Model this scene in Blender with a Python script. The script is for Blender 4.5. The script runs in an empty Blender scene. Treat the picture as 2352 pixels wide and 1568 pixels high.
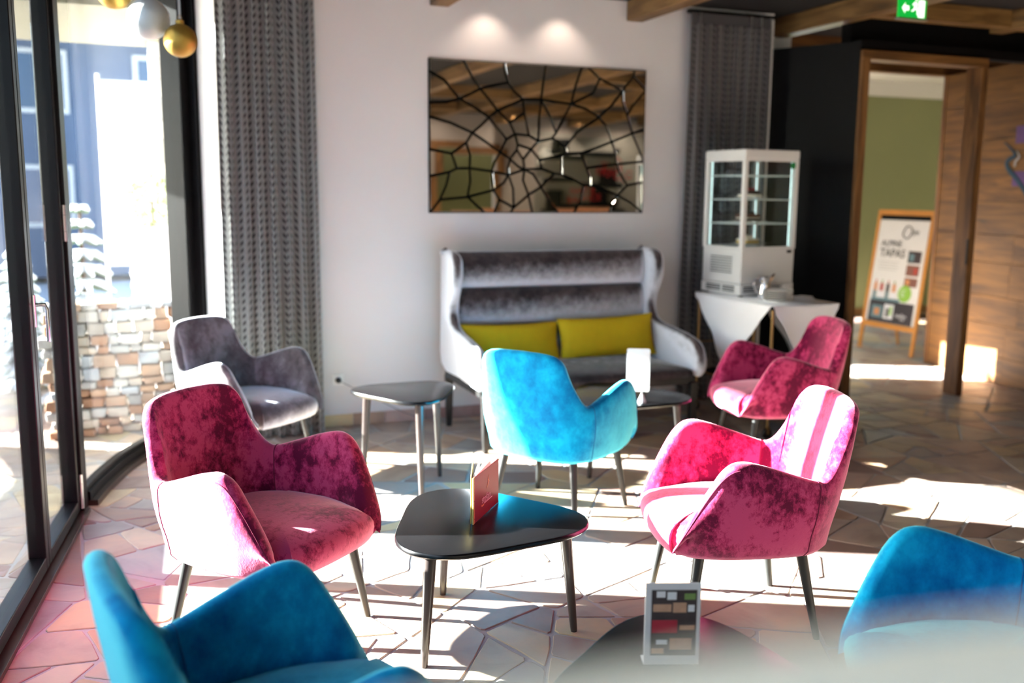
import bpy, math, random
import numpy as np
from mathutils import Vector, Matrix
PI = math.pi
R = math.radians
sc = bpy.context.scene
COL = sc.collection

# ------------------------------------------------------------------ camera
def cam_axes(pitch, roll, yaw):
    f = Vector((math.sin(yaw)*math.cos(pitch), math.cos(yaw)*math.cos(pitch), -math.sin(pitch)))
    r = Vector((math.cos(yaw), -math.sin(yaw), 0.0))
    u = r.cross(f)
    return f, r*math.cos(roll)+u*math.sin(roll), -r*math.sin(roll)+u*math.cos(roll)
cf, cr, cu = cam_axes(0.1548, 0.0084, 0.3665)
cd = bpy.data.cameras.new('camera')
cd.sensor_width = 36.0
cd.lens = 2205/2352*36
cd.clip_start = 0.02
cd.dof.use_dof = True
cd.dof.focus_distance = 3.28
cd.dof.aperture_fstop = 1.45
cam = bpy.data.objects.new('camera', cd)
COL.objects.link(cam)
cam.matrix_world = Matrix(((cr.x, cu.x, -cf.x, 0), (cr.y, cu.y, -cf.y, 0), (cr.z, cu.z, -cf.z, 1.6), (0, 0, 0, 1)))
sc.camera = cam

# ------------------------------------------------------------------ light
sc.view_settings.view_transform = 'Standard'
sc.view_settings.look = 'None'
sc.view_settings.gamma = 1.0
sc.view_settings.use_curve_mapping = False
sc.view_settings.exposure = 0.47
SUN_AZ, SUN_EL = R(-26.5), R(18.5)
SUN_STRENGTH, SKY_STRENGTH = 105.0, 0.95
sd = bpy.data.lights.new('sun', 'SUN')
sd.energy = SUN_STRENGTH
sd.angle = R(0.6)
sd.color = (1.0, 0.965, 0.925)
sun = bpy.data.objects.new('sun', sd)
COL.objects.link(sun)
sdir = Vector((math.cos(SUN_EL)*math.cos(SUN_AZ), math.cos(SUN_EL)*math.sin(SUN_AZ), -math.sin(SUN_EL)))
sun.rotation_euler = sdir.to_track_quat('-Z', 'Y').to_euler()
sun.location = (-12, 12, 8)
world = bpy.data.worlds.new('sky')
sc.world = world
world.use_nodes = True
wn = world.node_tree.nodes
wl = world.node_tree.links
for n_ in list(wn): wn.remove(n_)
wo = wn.new('ShaderNodeOutputWorld')
wb = wn.new('ShaderNodeBackground')
st = wn.new('ShaderNodeTexSky')
st.sky_type = 'NISHITA'
st.sun_disc = False
st.sun_elevation = R(22)
st.sun_rotation = math.atan2(-sdir.x, -sdir.y)
st.air_density = 1.0
st.dust_density = 2.5
st.altitude = 900
wb.inputs['Strength'].default_value = SKY_STRENGTH
wl.new(st.outputs['Color'], wb.inputs['Color'])
wl.new(wb.outputs['Background'], wo.inputs['Surface'])
def spot(loc, energy, size, blend, color, radius=0.02, direction=(0, 0, -1)):
    l = bpy.data.lights.new('spot_lamp', 'SPOT')
    l.energy = energy; l.spot_size = size; l.spot_blend = blend; l.color = color; l.shadow_soft_size = radius
    o = bpy.data.objects.new('spot_lamp', l); COL.objects.link(o); o.location = loc
    o.rotation_euler = Vector(direction).to_track_quat('-Z', 'Y').to_euler()
    return o
for px_ in (2.25, 2.80):
    spot((px_, 6.27, 2.93), 6, R(105), 0.7, (1.0, 0.78, 0.62))
def portal(loc, rot, sx, sy):
    l = bpy.data.lights.new('window_portal', 'AREA')
    l.shape = 'RECTANGLE'; l.size = sx; l.size_y = sy; l.cycles.is_portal = True
    o = bpy.data.objects.new('window_portal', l); COL.objects.link(o); o.location = loc; o.rotation_euler = rot

# ------------------------------------------------------------------ materials
def lin(c):
    return tuple(((v/255)/12.92 if v/255 <= 0.04045 else ((v/255+0.055)/1.055)**2.4) for v in c) + (1.0,)
def newmat(name):
    m = bpy.data.materials.new(name); m.use_nodes = True
    nt = m.node_tree
    return m, nt, nt.nodes['Principled BSDF'], nt.nodes['Material Output']
def mk(name, col, rough=0.6, metal=0.0, var=0.0, vscale=6.0, bump=0.0, bscale=60.0, emis=0.0, coat=0.0, spec=0.5, emcol=None, stretch=(1, 1, 1)):
    m, nt, b, out = newmat(name)
    c = lin(col)
    b.inputs['Base Color'].default_value = c
    b.inputs['Roughness'].default_value = rough
    b.inputs['Metallic'].default_value = metal
    b.inputs['Specular IOR Level'].default_value = spec
    b.inputs['Coat Weight'].default_value = coat
    if emis:
        b.inputs['Emission Color'].default_value = lin(emcol or col)
        b.inputs['Emission Strength'].default_value = emis
    tc = nt.nodes.new('ShaderNodeTexCoord'); mp = nt.nodes.new('ShaderNodeMapping')
    nt.links.new(tc.outputs['Object'], mp.inputs['Vector']); mp.inputs['Scale'].default_value = stretch
    if True:
        nz = nt.nodes.new('ShaderNodeTexNoise'); nz.inputs['Scale'].default_value = vscale; nz.inputs['Detail'].default_value = 6
        nt.links.new(mp.outputs['Vector'], nz.inputs['Vector'])
        mx = nt.nodes.new('ShaderNodeMix'); mx.data_type = 'RGBA'; mx.blend_type = 'MIX'
        v = max(var, 0.015)
        mx.inputs['A'].default_value = tuple(x*(1-v) for x in c[:3])+(1,)
        mx.inputs['B'].default_value = tuple(min(1, x*(1+v)) for x in c[:3])+(1,)
        nt.links.new(nz.outputs['Fac'], mx.inputs['Factor'])
        nt.links.new(mx.outputs['Result'], b.inputs['Base Color'])
    if bump:
        nb = nt.nodes.new('ShaderNodeTexNoise'); nb.inputs['Scale'].default_value = bscale; nb.inputs['Detail'].default_value = 4
        nt.links.new(mp.outputs['Vector'], nb.inputs['Vector'])
        bm_ = nt.nodes.new('ShaderNodeBump'); bm_.inputs['Strength'].default_value = bump; bm_.inputs['Distance'].default_value = 0.01
        nt.links.new(nb.outputs['Fac'], bm_.inputs['Height']); nt.links.new(bm_.outputs['Normal'], b.inputs['Normal'])
    return m
def ramp(nt, fac, stops, interp='LINEAR'):
    r = nt.nodes.new('ShaderNodeValToRGB'); r.color_ramp.interpolation = interp
    e = r.color_ramp.elements
    while len(e) > 1: e.remove(e[-1])
    e[0].position = stops[0][0]; e[0].color = stops[0][1]
    for p, c in stops[1:]:
        x = e.new(p); x.color = c
    nt.links.new(fac, r.inputs['Fac'])
    return r.outputs['Color']
def velvet(name, dark, mid, bright, graze, patch=3.2, fine=26.0, lo=0.40, hi=0.60, sheen=0.6, sheen_col=(255, 255, 255), lean=0.45, g0=0.35, g1=0.95, stretch=(1, 1, 0.8)):
    """pile fabric: crushed patches where the pile lies down, brighter where the leaning pile is seen edge-on"""
    m, nt, b, out = newmat(name)
    tc = nt.nodes.new('ShaderNodeTexCoord'); mp = nt.nodes.new('ShaderNodeMapping')
    nt.links.new(tc.outputs['Object'], mp.inputs['Vector']); mp.inputs['Scale'].default_value = stretch
    oi = nt.nodes.new('ShaderNodeObjectInfo')
    add = nt.nodes.new('ShaderNodeVectorMath'); add.operation = 'ADD'
    nt.links.new(mp.outputs['Vector'], add.inputs[0])
    cmb = nt.nodes.new('ShaderNodeMath'); cmb.operation = 'MULTIPLY'; cmb.inputs[1].default_value = 17.0
    nt.links.new(oi.outputs['Random'], cmb.inputs[0]); nt.links.new(cmb.outputs[0], add.inputs[1])
    def noise(s_, d, r_):
        n1 = nt.nodes.new('ShaderNodeTexNoise'); n1.inputs['Scale'].default_value = s_; n1.inputs['Detail'].default_value = d; n1.inputs['Roughness'].default_value = r_
        nt.links.new(add.outputs[0], n1.inputs['Vector']); return n1.outputs['Fac']
    big_, sm_ = noise(patch, 3, .5), noise(fine, 7, .75)
    mm = nt.nodes.new('ShaderNodeMix'); mm.inputs['Factor'].default_value = 0.5; nt.links.new(big_, mm.inputs['A']); nt.links.new(sm_, mm.inputs['B'])
    col = ramp(nt, mm.outputs['Result'], [(0.0, lin(dark)), (lo, lin(dark)), ((lo*.4+hi*.6), lin(mid)), (hi, lin(bright)), (1.0, lin(bright))])
    n2 = nt.nodes.new('ShaderNodeTexNoise'); n2.inputs['Scale'].default_value = 140; n2.inputs['Detail'].default_value = 3
    nt.links.new(add.outputs[0], n2.inputs['Vector'])
    bp = nt.nodes.new('ShaderNodeBump'); bp.inputs['Strength'].default_value = 0.15; bp.inputs['Distance'].default_value = 0.004
    nt.links.new(n2.outputs['Fac'], bp.inputs['Height'])
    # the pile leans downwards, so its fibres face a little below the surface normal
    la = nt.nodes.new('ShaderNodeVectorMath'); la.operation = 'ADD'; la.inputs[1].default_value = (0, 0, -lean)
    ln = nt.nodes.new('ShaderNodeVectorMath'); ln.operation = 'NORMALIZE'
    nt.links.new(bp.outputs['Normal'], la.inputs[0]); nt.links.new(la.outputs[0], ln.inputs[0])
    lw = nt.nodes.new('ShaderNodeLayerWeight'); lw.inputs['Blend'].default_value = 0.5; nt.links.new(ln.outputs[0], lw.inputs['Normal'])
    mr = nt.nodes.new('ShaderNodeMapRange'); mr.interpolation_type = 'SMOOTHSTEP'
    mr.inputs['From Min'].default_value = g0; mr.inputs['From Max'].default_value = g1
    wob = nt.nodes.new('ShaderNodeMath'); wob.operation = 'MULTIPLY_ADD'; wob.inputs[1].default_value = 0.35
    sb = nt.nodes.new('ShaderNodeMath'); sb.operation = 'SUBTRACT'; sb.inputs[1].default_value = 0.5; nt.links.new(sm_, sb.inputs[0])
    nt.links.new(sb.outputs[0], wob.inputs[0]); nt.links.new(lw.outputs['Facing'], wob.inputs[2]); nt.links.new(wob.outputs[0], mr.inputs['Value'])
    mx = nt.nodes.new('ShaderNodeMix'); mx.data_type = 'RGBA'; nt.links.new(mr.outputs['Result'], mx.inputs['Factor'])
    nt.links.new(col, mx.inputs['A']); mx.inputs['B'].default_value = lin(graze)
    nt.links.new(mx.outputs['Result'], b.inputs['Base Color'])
    b.inputs['Roughness'].default_value = 0.85
    b.inputs['Specular IOR Level'].default_value = 0.1
    b.inputs['Sheen Weight'].default_value = sheen
    b.inputs['Sheen Roughness'].default_value = 0.4
    b.inputs['Sheen Tint'].default_value = lin(sheen_col)
    nt.links.new(bp.outputs['Normal'], b.inputs['Normal'])
    return m
def woodmat(name, c1, c2, knot, scale=(1.0, 1.0, 9.0), rough=0.55, rnd=0.35):
    """grain runs along the short-scale axis of the object's own coordinates"""
    m, nt, b, out = newmat(name)
    tc = nt.nodes.new('ShaderNodeTexCoord'); mp = nt.nodes.new('ShaderNodeMapping')
    nt.links.new(tc.outputs['Object'], mp.inputs['Vector']); mp.inputs['Scale'].default_value = scale
    oi = nt.nodes.new('ShaderNodeObjectInfo')
    mu = nt.nodes.new('ShaderNodeMath'); mu.operation = 'MULTIPLY'; mu.inputs[1].default_value = 31.0
    nt.links.new(oi.outputs['Random'], mu.inputs[0])
    ad = nt.nodes.new('ShaderNodeVectorMath'); ad.operation = 'ADD'
    nt.links.new(mp.outputs['Vector'], ad.inputs[0]); nt.links.new(mu.outputs[0], ad.inputs[1])
    n1 = nt.nodes.new('ShaderNodeTexNoise'); n1.inputs['Scale'].default_value = 1.6; n1.inputs['Detail'].default_value = 8; n1.inputs['Distortion'].default_value = 1.2
    nt.links.new(ad.outputs[0], n1.inputs['Vector'])
    col = ramp(nt, n1.outputs['Fac'], [(0.25, lin(knot)), (0.42, lin(c2)), (0.62, lin(c1)), (0.8, lin(c2))])
    hs = nt.nodes.new('ShaderNodeHueSaturation')
    mr = nt.nodes.new('ShaderNodeMapRange'); mr.inputs['To Min'].default_value = 1-rnd; mr.inputs['To Max'].default_value = 1+rnd
    nt.links.new(oi.outputs['Random'], mr.inputs['Value']); nt.links.new(mr.outputs['Result'], hs.inputs['Value'])
    nt.links.new(col, hs.inputs['Color']); nt.links.new(hs.outputs['Color'], b.inputs['Base Color'])
    b.inputs['Roughness'].default_value = rough
    bp = nt.nodes.new('ShaderNodeBump'); bp.inputs['Strength'].default_value = 0.15; bp.inputs['Distance'].default_value = 0.004
    nt.links.new(n1.outputs['Fac'], bp.inputs['Height']); nt.links.new(bp.outputs['Normal'], b.inputs['Normal'])
    return m
def stonemat(name, island=False, rough=0.5, palette=None):
    m, nt, b, out = newmat(name)
    tc = nt.nodes.new('ShaderNodeTexCoord')
    if island:
        g = nt.nodes.new('ShaderNodeNewGeometry'); rnd = g.outputs['Random Per Island']
    else:
        g = nt.nodes.new('ShaderNodeObjectInfo'); rnd = g.outputs['Random']
    pal = palette or [(172, 154, 142), (154, 138, 128), (180, 164, 138), (134, 112, 106), (154, 157, 160), (174, 146, 124), (188, 176, 158), (148, 128, 120), (168, 152, 140), (184, 166, 136), (148, 144, 142), (174, 158, 148), (164, 144, 132), (156, 150, 142)]
    col = ramp(nt, rnd, [(i/len(pal), lin(c)) for i, c in enumerate(pal)], 'CONSTANT')
    mu = nt.nodes.new('ShaderNodeMath'); mu.operation = 'MULTIPLY'; mu.inputs[1].default_value = 23.0
    nt.links.new(rnd, mu.inputs[0])
    ad = nt.nodes.new('ShaderNodeVectorMath'); ad.operation = 'ADD'
    nt.links.new(tc.outputs['Object'], ad.inputs[0]); nt.links.new(mu.outputs[0], ad.inputs[1])
    n1 = nt.nodes.new('ShaderNodeTexNoise'); n1.inputs['Scale'].default_value = 3.5; n1.inputs['Detail'].default_value = 8; n1.inputs['Distortion'].default_value = 0.8
    nt.links.new(ad.outputs[0], n1.inputs['Vector'])
    tint = ramp(nt, n1.outputs['Fac'], [(0.3, (0.66, 0.60, 0.60, 1)), (0.5, (1, 1, 1, 1)), (0.68, (1.25, 1.12, 0.95, 1))])
    mx = nt.nodes.new('ShaderNodeMix'); mx.data_type = 'RGBA'; mx.blend_type = 'MULTIPLY'; mx.inputs['Factor'].default_value = 0.8
    nt.links.new(col, mx.inputs['A']); nt.links.new(tint, mx.inputs['B']); nt.links.new(mx.outputs['Result'], b.inputs['Base Color'])
    b.inputs['Roughness'].default_value = rough
    n2 = nt.nodes.new('ShaderNodeTexNoise'); n2.inputs['Scale'].default_value = 28; n2.inputs['Detail'].default_value = 7
    nt.links.new(ad.outputs[0], n2.inputs['Vector'])
    bp = nt.nodes.new('ShaderNodeBump'); bp.inputs['Strength'].default_value = 0.25; bp.inputs['Distance'].default_value = 0.006
    nt.links.new(n2.outputs['Fac'], bp.inputs['Height']); nt.links.new(bp.outputs['Normal'], b.inputs['Normal'])
    return m
def glassmat(name, tint=(0.93, 0.97, 0.96), refl=0.06):
    m = bpy.data.materials.new(name); m.use_nodes = True
    nt = m.node_tree
    for n_ in list(nt.nodes): nt.nodes.remove(n_)
    out = nt.nodes.new('ShaderNodeOutputMaterial'); mx = nt.nodes.new('ShaderNodeMixShader')
    tr = nt.nodes.new('ShaderNodeBsdfTransparent'); gl = nt.nodes.new('ShaderNodeBsdfGlossy')
    tr.inputs['Color'].default_value = tint+(1,); gl.inputs['Roughness'].default_value = 0.02
    # Schlick reflectance on either side of the sheet
    g = nt.nodes.new('ShaderNodeNewGeometry'); dt = nt.nodes.new('ShaderNodeVectorMath'); dt.operation = 'DOT_PRODUCT'
    nt.links.new(g.outputs['Normal'], dt.inputs[0]); nt.links.new(g.outputs['Incoming'], dt.inputs[1])
    def mth(op, a, b_=None):
        n_ = nt.nodes.new('ShaderNodeMath'); n_.operation = op
        for i_, v in enumerate((a, b_)):
            if v is None: continue
            if isinstance(v, (int, float)): n_.inputs[i_].default_value = v
            else: nt.links.new(v, n_.inputs[i_])
        return n_.outputs[0]
    fac = mth('ADD', mth('MULTIPLY', mth('POWER', mth('SUBTRACT', 1.0, mth('ABSOLUTE', dt.outputs['Value'])), 5.0), 0.9), refl*0.6)
    nt.links.new(fac, mx.inputs['Fac']); nt.links.new(tr.outputs['BSDF'], mx.inputs[1]); nt.links.new(gl.outputs['BSDF'], mx.inputs[2])
    nt.links.new(mx.outputs['Shader'], out.inputs['Surface'])
    return m
def curtainmat(name, base, dark):
    """woven drape with vertical double columns of small dark cut-outs (UV in metres)"""
    m, nt, b, out = newmat(name)
    uv = nt.nodes.new('ShaderNodeUVMap'); sp = nt.nodes.new('ShaderNodeSeparateXYZ'); nt.links.new(uv.outputs['UV'], sp.inputs[0])
    def mth(op, a, bb=None, c=None):
        n_ = nt.nodes.new('ShaderNodeMath'); n_.operation = op
        for i_, v in enumerate((a, bb, c)):
            if v is None: continue
            if isinstance(v, (int, float)): n_.inputs[i_].default_value = v
            else: nt.links.new(v, n_.inputs[i_])
        return n_.outputs[0]
    # columns 28 mm apart, dots 34 mm apart, neighbouring columns slanted in opposite sense
    cx = mth('DIVIDE', sp.outputs['X'], 0.044)
    fx = mth('SUBTRACT', mth('FRACT', cx), 0.5)
    par = mth('SUBTRACT', mth('MULTIPLY', mth('FRACT', mth('MULTIPLY', mth('FLOOR', cx), 0.5)), 4.0), 1.0)
    cy = mth('ADD', mth('DIVIDE', sp.outputs['Y'], 0.046), mth('MULTIPLY', mth('MULTIPLY', fx, par), 0.8))
    fy = mth('SUBTRACT', mth('FRACT', cy), 0.5)
    inx = mth('LESS_THAN', mth('ABSOLUTE', fx), 0.27)
    iny = mth('LESS_THAN', mth('ABSOLUTE', fy), 0.24)
    dot = mth('MULTIPLY', inx, iny)
    nz = nt.nodes.new('ShaderNodeTexNoise'); nz.inputs['Scale'].default_value = 250; nt.links.new(uv.outputs['UV'], nz.inputs['Vector'])
    v1 = ramp(nt, nz.outputs['Fac'], [(0.3, tuple(x*0.8 for x in lin(base)[:3])+(1,)), (0.7, lin(base))])
    mx = nt.nodes.new('ShaderNodeMix'); mx.data_type = 'RGBA'; nt.links.new(dot, mx.inputs['Factor']); nt.links.new(v1, mx.inputs['A']); mx.inputs['B'].default_value = lin(dark)
    nt.links.new(mx.outputs['Result'], b.inputs['Base Color'])
    b.inputs['Roughness'].default_value = 0.7; b.inputs['Sheen Weight'].default_value = 0.4
    return m

M = {}
M['wall'] = mk('wall_plaster', (224, 222, 222), 0.9, var=0.03, vscale=2, bump=0.06, bscale=40)
M['ceil_dark'] = mk('ceiling_black', (26, 24, 26), 0.9)
M['black'] = mk('black_panel', (9, 9, 11), 0.6, bump=0.02, spec=0.15)
M['grout'] = mk('grout', (166, 166, 168), 0.9, var=0.15, vscale=8, bump=0.3, bscale=90)
M['stone'] = stonemat('paving_stone')
M['stone_i'] = stonemat('paving_stone_mass', island=True)
M['skirt'] = stonemat('skirting_stone', palette=[(196, 170, 140), (206, 190, 150), (170, 140, 134), (150, 118, 112), (190, 160, 150), (180, 150, 128)])
M['oak'] = woodmat('oak_boards', (126, 86, 38), (98, 64, 26), (56, 36, 14), scale=(0.7, 1.0, 7.0), rnd=0.14)
M['oak_v'] = woodmat('oak_posts', (140, 98, 54), (110, 72, 37), (64, 40, 20), scale=(8.0, 8.0, 0.9), rnd=0.1)
M['oak_h'] = woodmat('oak_lintel', (134, 92, 48), (104, 68, 32), (60, 36, 16), scale=(0.8, 8.0, 8.0), rnd=0.1)
M['beam'] = woodmat('beam_wood', (138, 104, 60), (104, 74, 38), (60, 40, 20), scale=(7.0, 0.7, 7.0), rnd=0.12)
M['beamx'] = woodmat('cross_beam_wood', (138, 104, 60), (104, 74, 38), (60, 40, 20), scale=(0.7, 7.0, 7.0), rnd=0.12)
M['green'] = mk('green_plaster', (142, 146, 104), 0.9, var=0.04, vscale=2)
M['white'] = mk('white_paint', (232, 230, 224), 0.8)
M['frame'] = mk('black_aluminium', (10, 9, 10), 0.35, spec=0.2)
M['bronze'] = mk('bronze_sill', (62, 48, 40), 0.3, metal=0.5)
M['chrome'] = mk('chrome', (225, 225, 228), 0.12, metal=1.0)
M['brushed'] = mk('brushed_steel', (190, 188, 186), 0.3, metal=1.0)
M['glass'] = glassmat('window_glass')
M['caseglass'] = glassmat('case_glass', (0.97, 0.99, 0.99))
M['mirror'] = mk('bronze_mirror', (208, 200, 190), 0.015, metal=1.0)
M['mirback'] = mk('mirror_backing', (7, 9, 8), 0.9, spec=0.05)
M['curtain'] = curtainmat('curtain_fabric', (118, 120, 120), (10, 10, 12))
M['curtain_d'] = curtainmat('curtain_fabric_dark', (96, 92, 92), (44, 42, 44))
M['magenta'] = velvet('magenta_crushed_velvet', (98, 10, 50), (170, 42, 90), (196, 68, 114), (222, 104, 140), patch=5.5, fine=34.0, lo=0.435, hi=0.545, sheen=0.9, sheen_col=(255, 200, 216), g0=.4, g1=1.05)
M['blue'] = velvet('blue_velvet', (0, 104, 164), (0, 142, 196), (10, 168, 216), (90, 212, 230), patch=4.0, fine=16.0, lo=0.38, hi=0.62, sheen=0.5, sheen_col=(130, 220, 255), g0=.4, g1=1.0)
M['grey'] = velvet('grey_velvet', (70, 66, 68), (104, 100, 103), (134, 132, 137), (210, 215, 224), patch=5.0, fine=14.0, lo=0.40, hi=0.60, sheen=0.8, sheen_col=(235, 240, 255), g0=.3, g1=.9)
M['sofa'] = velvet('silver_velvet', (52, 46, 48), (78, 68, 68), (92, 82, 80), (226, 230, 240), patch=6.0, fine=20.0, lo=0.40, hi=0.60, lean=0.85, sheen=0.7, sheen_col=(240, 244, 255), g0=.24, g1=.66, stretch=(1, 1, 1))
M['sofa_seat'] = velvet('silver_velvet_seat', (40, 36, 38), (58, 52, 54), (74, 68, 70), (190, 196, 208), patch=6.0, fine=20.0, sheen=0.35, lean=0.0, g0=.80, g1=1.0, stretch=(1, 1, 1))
M['magenta_seam'] = mk('magenta_seam', (110, 10, 52), 0.9)
M['blue_seam'] = mk('blue_seam', (0, 96, 150), 0.9)
M['grey_seam'] = mk('grey_seam', (90, 88, 92), 0.9)
M['yellow'] = mk('mustard_fabric', (216, 182, 8), 0.85, var=0.12, vscale=14, bump=0.25, bscale=400)
M['leg'] = mk('grey_black_leg', (32, 33, 33), 0.38, var=0.1, vscale=20, stretch=(6, 6, 0.5))
M['legb'] = mk('black_leg', (16, 14, 14), 0.4)
M['tabletop'] = mk('black_tabletop', (15, 15, 17), 0.24, var=0.1, vscale=60, spec=0.28)
M['tableleg'] = mk('dark_wood_leg', (58, 50, 48), 0.3, var=0.15, vscale=14, stretch=(8, 8, 0.6), coat=0.2)
M['brass'] = mk('brass', (150, 124, 84), 0.3, metal=0.9)
M['linen'] = mk('white_linen', (244, 244, 248), 0.85, bump=0.08, bscale=300)
M['casewhite'] = mk('white_enamel', (222, 222, 220), 0.35)
M['slot'] = mk('dark_slot', (30, 32, 34), 0.6)
M['led'] = mk('led_strip', (214, 244, 242), 0.4, emis=1.1)
M['wire'] = mk('white_wire', (214, 226, 224), 0.35)
M['china'] = mk('white_china', (240, 238, 232), 0.15, coat=0.4)
M['choc'] = mk('chocolate_cake', (58, 30, 22), 0.5, bump=0.3)
M['cream'] = mk('cream', (240, 232, 214), 0.5, bump=0.2)
M['sponge'] = mk('sponge_cake', (214, 178, 96), 0.8, bump=0.3)
M['berry'] = mk('red_berry', (150, 24, 38), 0.3)
M['exit'] = mk('exit_green', (0, 148, 48), 0.4, emis=0.9)
M['exitw'] = mk('exit_white', (240, 250, 240), 0.4, emis=1.0)
M['gold'] = mk('gold_bauble', (196, 158, 74), 0.36, metal=0.75, bump=0.25, bscale=500)
M['silver'] = mk('silver_bauble', (226, 232, 236), 0.4, metal=0.45, bump=0.3, bscale=400)
M['ribbon'] = mk('ribbon', (190, 190, 192), 0.4)
M['maroon'] = mk('maroon_leatherette', (118, 44, 42), 0.4, bump=0.05, bscale=300)
M['ochre'] = mk('ochre_edge', (176, 158, 84), 0.5)
M['paper'] = mk('paper', (238, 238, 238), 0.7)
M['paperg'] = mk('paper_grey', (214, 216, 220), 0.5)
M['black_p'] = mk('black_plastic', (16, 16, 17), 0.4)
M['white_p'] = mk('white_plastic', (238, 238, 236), 0.35)
M['green_st'] = mk('green_sticker', (14, 130, 64), 0.5)
M['easel'] = mk('easel_pine', (196, 134, 62), 0.5, var=0.15, vscale=8, stretch=(1, 1, 4))
M['poster'] = mk('poster_white', (222, 222, 220), 0.6)
M['poster_d'] = mk('poster_dark', (50, 46, 52), 0.6)
M['ink'] = mk('poster_ink', (52, 50, 50), 0.6)
M['inkg'] = mk('poster_grey_ink', (168, 168, 166), 0.6)
M['lime'] = mk('lime_badge', (140, 188, 72), 0.6)
M['food_r'] = mk('food_red', (170, 62, 50), 0.6, var=0.3, vscale=30)
M['food_o'] = mk('food_orange', (206, 140, 92), 0.6, var=0.3, vscale=30)
M['food_t'] = mk('glass_teal', (96, 128, 136), 0.5, var=0.3, vscale=20)
M['food_d'] = mk('food_dark', (62, 52, 54), 0.6, var=0.4, vscale=40)
M['teal'] = mk('dark_teal_paint', (4, 54, 78), 0.4)
M['creamfab'] = mk('cream_upholstery', (226, 225, 212), 0.9, var=0.03, bump=0.1, bscale=200)
M['redink'] = mk('red_marker', (190, 20, 36), 0.5)
M['snow'] = mk('snow', (196, 202, 212), 0.8, var=0.03, bump=0.4, bscale=20)
M['conifer'] = mk('conifer_green', (70, 88, 62), 0.9, var=0.4, vscale=20)
M['box'] = mk('boxwood_green', (116, 130, 80), 0.9, var=0.4, vscale=30)
M['gabion'] = stonemat('wall_stone', palette=[(180, 168, 156), (172, 142, 120), (190, 186, 182), (160, 158, 156), (164, 124, 98), (190, 186, 182), (170, 174, 180)], rough=0.9)
M['pillar'] = stonemat('pillar_stone', island=True, palette=[(190, 190, 188), (170, 172, 174), (160, 160, 154), (200, 200, 198)], rough=0.95)
M['bluehouse'] = mk('blue_render', (70, 84, 108), 0.8, var=0.08, vscale=2)
M['roof'] = mk('brown_roof', (104, 66, 54), 0.8)
M['housewin'] = mk('house_window', (50, 70, 100), 0.1)
M['screen'] = mk('white_screen', (176, 178, 182), 0.8)
M['soffit'] = mk('soffit_cream', (130, 124, 104), 0.8)
M['basket'] = mk('white_basket', (214, 212, 214), 0.8, bump=0.3)
M['copper'] = mk('copper_counter', (190, 130, 96), 0.4)

# ------------------------------------------------------------------ mesh helpers
class MB:
    def __init__(s): s.v = []; s.f = []
    def add(s, verts, faces):
        o = len(s.v); s.v += [tuple(v) for v in verts]; s.f += [tuple(i+o for i in f) for f in faces]; return s
    def box(s, x0, y0, z0, x1, y1, z1, rot=0, org=(0, 0)):
        vs = [(x, y, z) for z in (z0, z1) for y in (y0, y1) for x in (x0, x1)]
        if rot:
            c_, s_ = math.cos(rot), math.sin(rot)
            vs = [(org[0]+(x-org[0])*c_-(y-org[1])*s_, org[1]+(x-org[0])*s_+(y-org[1])*c_, z) for x, y, z in vs]
        return s.add(vs, [(0, 2, 3, 1), (4, 5, 7, 6), (0, 1, 5, 4), (2, 6, 7, 3), (0, 4, 6, 2), (1, 3, 7, 5)])
    def rings(s, rings, cap=True, closed=True):
        n = len(rings[0]); o = len(s.v)
        for r_ in rings: s.v += [tuple(p) for p in r_]
        for i in range(len(rings)-1):
            for j in range(n if closed else n-1):
                k = (j+1) % n
                s.f.append((o+i*n+j, o+i*n+k, o+(i+1)*n+k, o+(i+1)*n+j))
        if cap and closed:
            s.f.append(tuple(o+j for j in range(n))[::-1]); s.f.append(tuple(o+(len(rings)-1)*n+j for j in range(n)))
        return s
    def tube(s, pts, rad, n=10, cap=True):
        pts = [Vector(p) for p in pts]; rs = rad if isinstance(rad, (list, tuple)) else [rad]*len(pts)
        rings = []; up = None
        for i, p in enumerate(pts):
            t = (pts[min(i+1, len(pts)-1)]-pts[max(i-1, 0)]).normalized()
            if up is None:
                up = Vector((0, 0, 1)) if abs(t.z) < 0.9 else Vector((1, 0, 0))
            a = t.cross(up).normalized(); up = a.cross(t).normalized()
            rings.append([p+(a*math.cos(2*PI*j/n)+up*math.sin(2*PI*j/n))*rs[i] for j in range(n)])
        return s.rings(rings, cap)
    def lathe(s, prof, n=24, c=(0, 0, 0)):
        return s.rings([[(c[0]+r_*math.cos(2*PI*j/n), c[1]+r_*math.sin(2*PI*j/n), c[2]+z) for j in range(n)] for r_, z in prof])
    def prism(s, poly, z0, z1):
        return s.rings([[(x, y, z0) for x, y in poly], [(x, y, z1) for x, y in poly]])
    def build(s, name, mat, parent=None, smooth=True, bevel=0, seg=2, loc=None):
        me = bpy.data.meshes.new(name); me.from_pydata(s.v, [], s.f); me.update()
        o = bpy.data.objects.new(name, me); COL.objects.link(o)
        me.materials.append(M[mat] if isinstance(mat, str) else mat)
        import bmesh
        bm = bmesh.new(); bm.from_mesh(me); bmesh.ops.recalc_face_normals(bm, faces=bm.faces)
        if bevel:
            bmesh.ops.remove_doubles(bm, verts=bm.verts, dist=1e-5)
            es = [e for e in bm.edges if len(e.link_faces) == 2 and e.calc_face_angle(0) > 0.5]
            bmesh.ops.bevel(bm, geom=es, offset=bevel, segments=seg, affect='EDGES', profile=0.5, clamp_overlap=True)
        bm.to_mesh(me); bm.free()
        if smooth:
            me.polygons.foreach_set('use_smooth', [True]*len(me.polygons))
            me.set_sharp_from_angle(angle=R(40))
        if parent: o.parent = parent
        if loc is not None: o.location = loc
        return o
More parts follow.
